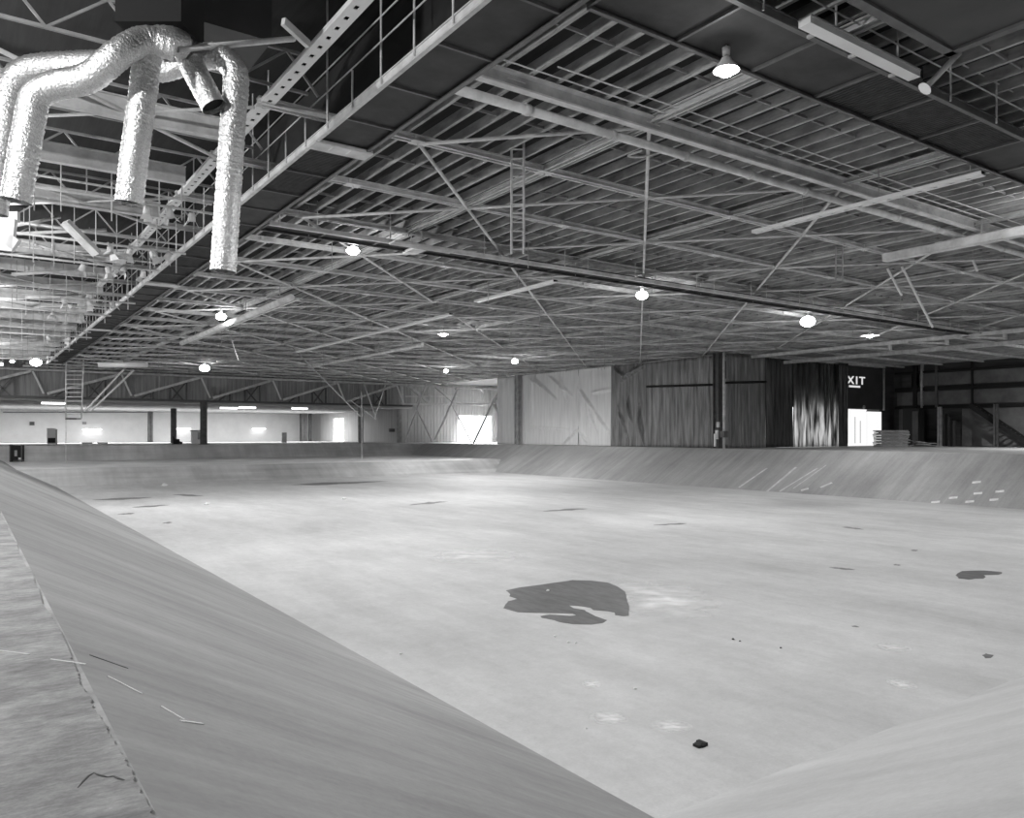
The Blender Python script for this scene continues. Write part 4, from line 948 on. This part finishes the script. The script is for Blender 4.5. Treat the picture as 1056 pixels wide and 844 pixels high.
for x0_, x1_, ya_, yb_, lab in ((855, 882, 585.5, 588, 'thin dark streak on the floor right of the large patch'), (868, 891, 543.8, 546.3, 'short dark streak far out on the floor at right'), (422, 462, 521, 517.5, 'long dark streak on the floor before the far corner'), (560, 606, 527.5, 525, 'faint dark streak on the floor left of centre'), (95, 157, 515.8, 513.4, 'long damp streak along the foot of the far slope at left'), (136, 175, 523.5, 521, 'second damp streak near the foot of the far slope'), (121, 139, 530.8, 529.6, 'third damp streak, short, nearest the left slope'), (167, 178, 540, 539, 'tiny damp streak beyond the left slope'), (178, 210, 510.4, 511.8, 'damp streak right of the white scrap at the far foot'), (300, 400, 500.5, 496.6, 'damp streak along the far foot at centre left'), (674, 708, 541.8, 540.2, 'two-lobed dark streak out on the floor right of centre'), (921, 929, 582.8, 583.2, 'little dark streak left of the small damp patch'), (939, 947, 568, 568, 'little dark streak above the small damp patch'), (878, 886, 646, 647, 'little dark spot right of the pale dust')):
    hh = 0.9 + 0.012 * (x1_ - x0_)
    top = [(x0_ + (x1_ - x0_) * f, ya_ + (yb_ - ya_) * f - hh * rnd(0.3, 1.0) * math.sin(math.pi * f) ** 0.7) for f in (0.08, 0.22, 0.36, 0.5, 0.64, 0.78, 0.92)]
    bot = [(x0_ + (x1_ - x0_) * f, ya_ + (yb_ - ya_) * f + hh * rnd(0.2, 0.8) * math.sin(math.pi * f) ** 0.7) for f in (0.92, 0.78, 0.64, 0.5, 0.36, 0.22, 0.08)]
    patch('damp_streak', lab, [(x0_, ya_)] + top + [(x1_, yb_)] + bot, 'streak', 0.005, 'patch', 0.0, 1)
M['dust'] = soft('pale_dust', 0.86, 1.0)
def dust(name, label, px, py, wpx, hpx, cat='smear'):
    c_, e, f = at_z(px, py, -D), at_z(px + wpx, py, -D), at_z(px, py - hpx, -D)
    b = MB(); b.face([(math.cos(2 * math.pi * k / 24), math.sin(2 * math.pi * k / 24), 0.003) for k in range(24)])
    o = b.build(name, 'dust', None, (c_.x, c_.y, -D + 0.001)); o.rotation_euler = (0, 0, -HEAD); o.scale = ((e - c_).length, (f - c_).length, 1); return tag(o, label, cat)
dust('dust_patch', 'pale dusty fan spreading right from the large damp patch', 682, 617, 75, 24, 'dust')
for x, y, w, h, lab in ((920, 668, 22, 5, 'pale smear on the floor, nearest the right slope'), (692, 749, 26, 8, 'pale smear left of the black litter'), (628, 741, 24, 8, 'pale smear further left of the black litter'), (930, 706, 16, 6, 'pale smear low beside the right slope'), (610, 706, 12, 5, 'small pale smear at centre left'), (490, 573, 60, 9, 'wide faint pale smear left of the dust fan')):
    dust('pale_smear', lab, x, y, w, h)
lit = thing('litter_scrap', 'crumpled black scrap lying low at the centre of the tank floor', 'litter', at_z(722, 769, -D))
for i in range(8):
    a = rnd(-0.10, 0.10); MB().box((a - 0.05, rnd(-0.10, -0.03), 0), (a + 0.03, rnd(0.01, 0.10), rnd(0.02, 0.06))).build('fragment', 'litter', lit)
for x, y, s, m, lab in ((756, 660, 1.6, 'litter', 'dark crumb right of the large damp patch'), (763, 662, 1.2, 'litter', 'smaller dark crumb beside the first crumb'), (805, 669, 1.4, 'litter', 'lone dark crumb at centre right'), (655, 711, 2.0, 'pale_litter', 'white scrap at the lower centre of the floor'), (572, 657, 1.6, 'pale_litter', 'white crumb under the damp patch, left'), (586, 663, 1.8, 'pale_litter', 'white crumb under the damp patch, middle'), (594, 664, 1.5, 'pale_litter', 'white crumb under the damp patch, right'), (413, 675, 1.8, 'pale_litter', 'white crumb by the foot of the left slope'), (169, 501.5, 3.6, 'pale_litter', 'white scrap at the foot of the far slope'), (213, 521, 3.0, 'pale_litter', 'white scrap on the far floor at left'), (565, 610, 2.0, 'pale_litter', 'white crumb lying on the large damp patch'), (605, 752, 1.3, 'pale_litter', 'tiny white crumb low at centre'), (355, 515, 2.4, 'pale_litter', 'white scrap on the far floor at centre left')):
    p = at_z(x, y, -D); q = s * (p.x * SN + p.y * CS) / FPX; b = MB()
    bmesh.ops.create_icosphere(b.bm, subdivisions=1, radius=q)
    for v in b.bm.verts: v.co = Vector((v.co.x * rnd(0.8, 1.4), v.co.y * rnd(0.6, 1.2), max(0, v.co.z * 0.9)))
    tag(b.build('litter_crumb', m, None, (p.x, p.y, -D + 0.01)), lab, 'litter')
# scratches on the left slope and the deck
def on_right_slope(px, py):
    r = ray(px, py); k = D / (XR0 - XR1)         # plane: z = (x - XR0) * k
    t = (-EYE - XR0 * k) / (r.z - r.x * k)
    return Vector((0, 0, EYE)) + r * t
nrr = Vector((-D, 0, XR0 - XR1)).normalized()
for a, c, w, lab in (((791, 483), (762, 503), 0.22, 'first pale scrape down the right slope, furthest left'), ((821, 482), (791, 507), 0.25, 'second pale scrape down the right slope'), ((843, 483), (804, 507), 0.16, 'third pale scrape down the right slope'), ((852, 480), (818, 504), 0.10, 'fourth pale scrape down the right slope, faintest'), ((858, 498), (846, 503), 0.25, 'short pale scribble right of the scrapes'), ((834, 504), (826, 506), 0.3, 'short pale dab below the scrapes')):
    p, q = on_right_slope(*a), on_right_slope(*c)
    tag(MB().bar(p + nrr * 0.004, q + nrr * 0.004, w, 0.006, nrr).build('scrape', 'scrape'), lab, 'scrape')
for k, (x, y) in enumerate(((964.7, 518), (983, 513.5), (1000, 517.5), (1008.5, 509), (1031, 507), (1025, 515.5), (1007, 497.5))):
    p, q = on_right_slope(x - 4.5, y + 0.4), on_right_slope(x + 4.5, y - 0.4)
    tag(MB().bar(p + nrr * 0.004, q + nrr * 0.004, 0.3, 0.006, nrr).build('chip_mark', 'pale_mark'), 'pale chip on the right slope, %s of seven from the left' % ('first', 'second', 'third', 'fourth', 'seventh', 'sixth', 'highest')[k], 'chip')
def on_left_slope(px, py):
    r = ray(px, py); k = D / (XL1 - XL0)
    # plane: z = -(x - XL0) * k
    t = (-(EYE) + XL0 * k) / (r.z + r.x * k)
    return Vector((0, 0, EYE)) + r * t
for a, c, w, lab in (((111, 698), (146, 716), 0.022, 'upper pale scratch on the left slope'), ((166, 729), (190, 743), 0.02, 'pale scratch on the left slope, long arm of a hook'), ((186, 744), (209, 747), 0.02, 'pale scratch on the left slope, short arm of a hook'), ((92, 676), (132, 690), 0.004, 'thin dark scratch on the left slope')):
    p, q = on_left_slope(*a), on_left_slope(*c)
    nrm = Vector((D, 0, XL1 - XL0)).normalized()
    tag(MB().bar(p + nrm * 0.003, q + nrm * 0.003, w, 0.004, nrm).build('scratch', 'pale_mark' if 'pale' in lab else 'streak'), lab, 'scratch')
for a, c, w, lab in (((0, 671), (30, 675), 0.012, 'thin pale scratch across the near deck, left'), ((52, 680), (88, 685), 0.014, 'pale scratch at the edge of the near deck')):
    p, q = at_z(*a, 0.016), at_z(*c, 0.016); tag(MB().bar(p, q, w, 0.003).build('scratch', 'pale_mark'), lab, 'scratch')
cr = [(80, 813), (86, 806), (91, 801), (97, 797.5), (101, 799.5), (106, 801), (111, 802), (117, 801), (122, 803.5), (128, 805)]
tag(MB().path([at_z(x, y, 0.014) for x, y in cr], lambda t: 0.002 + 0.004 * abs(math.sin(9 * t)), 6).build('crack', 'wet'), 'ragged dark crack in the near deck at lower left', 'crack')
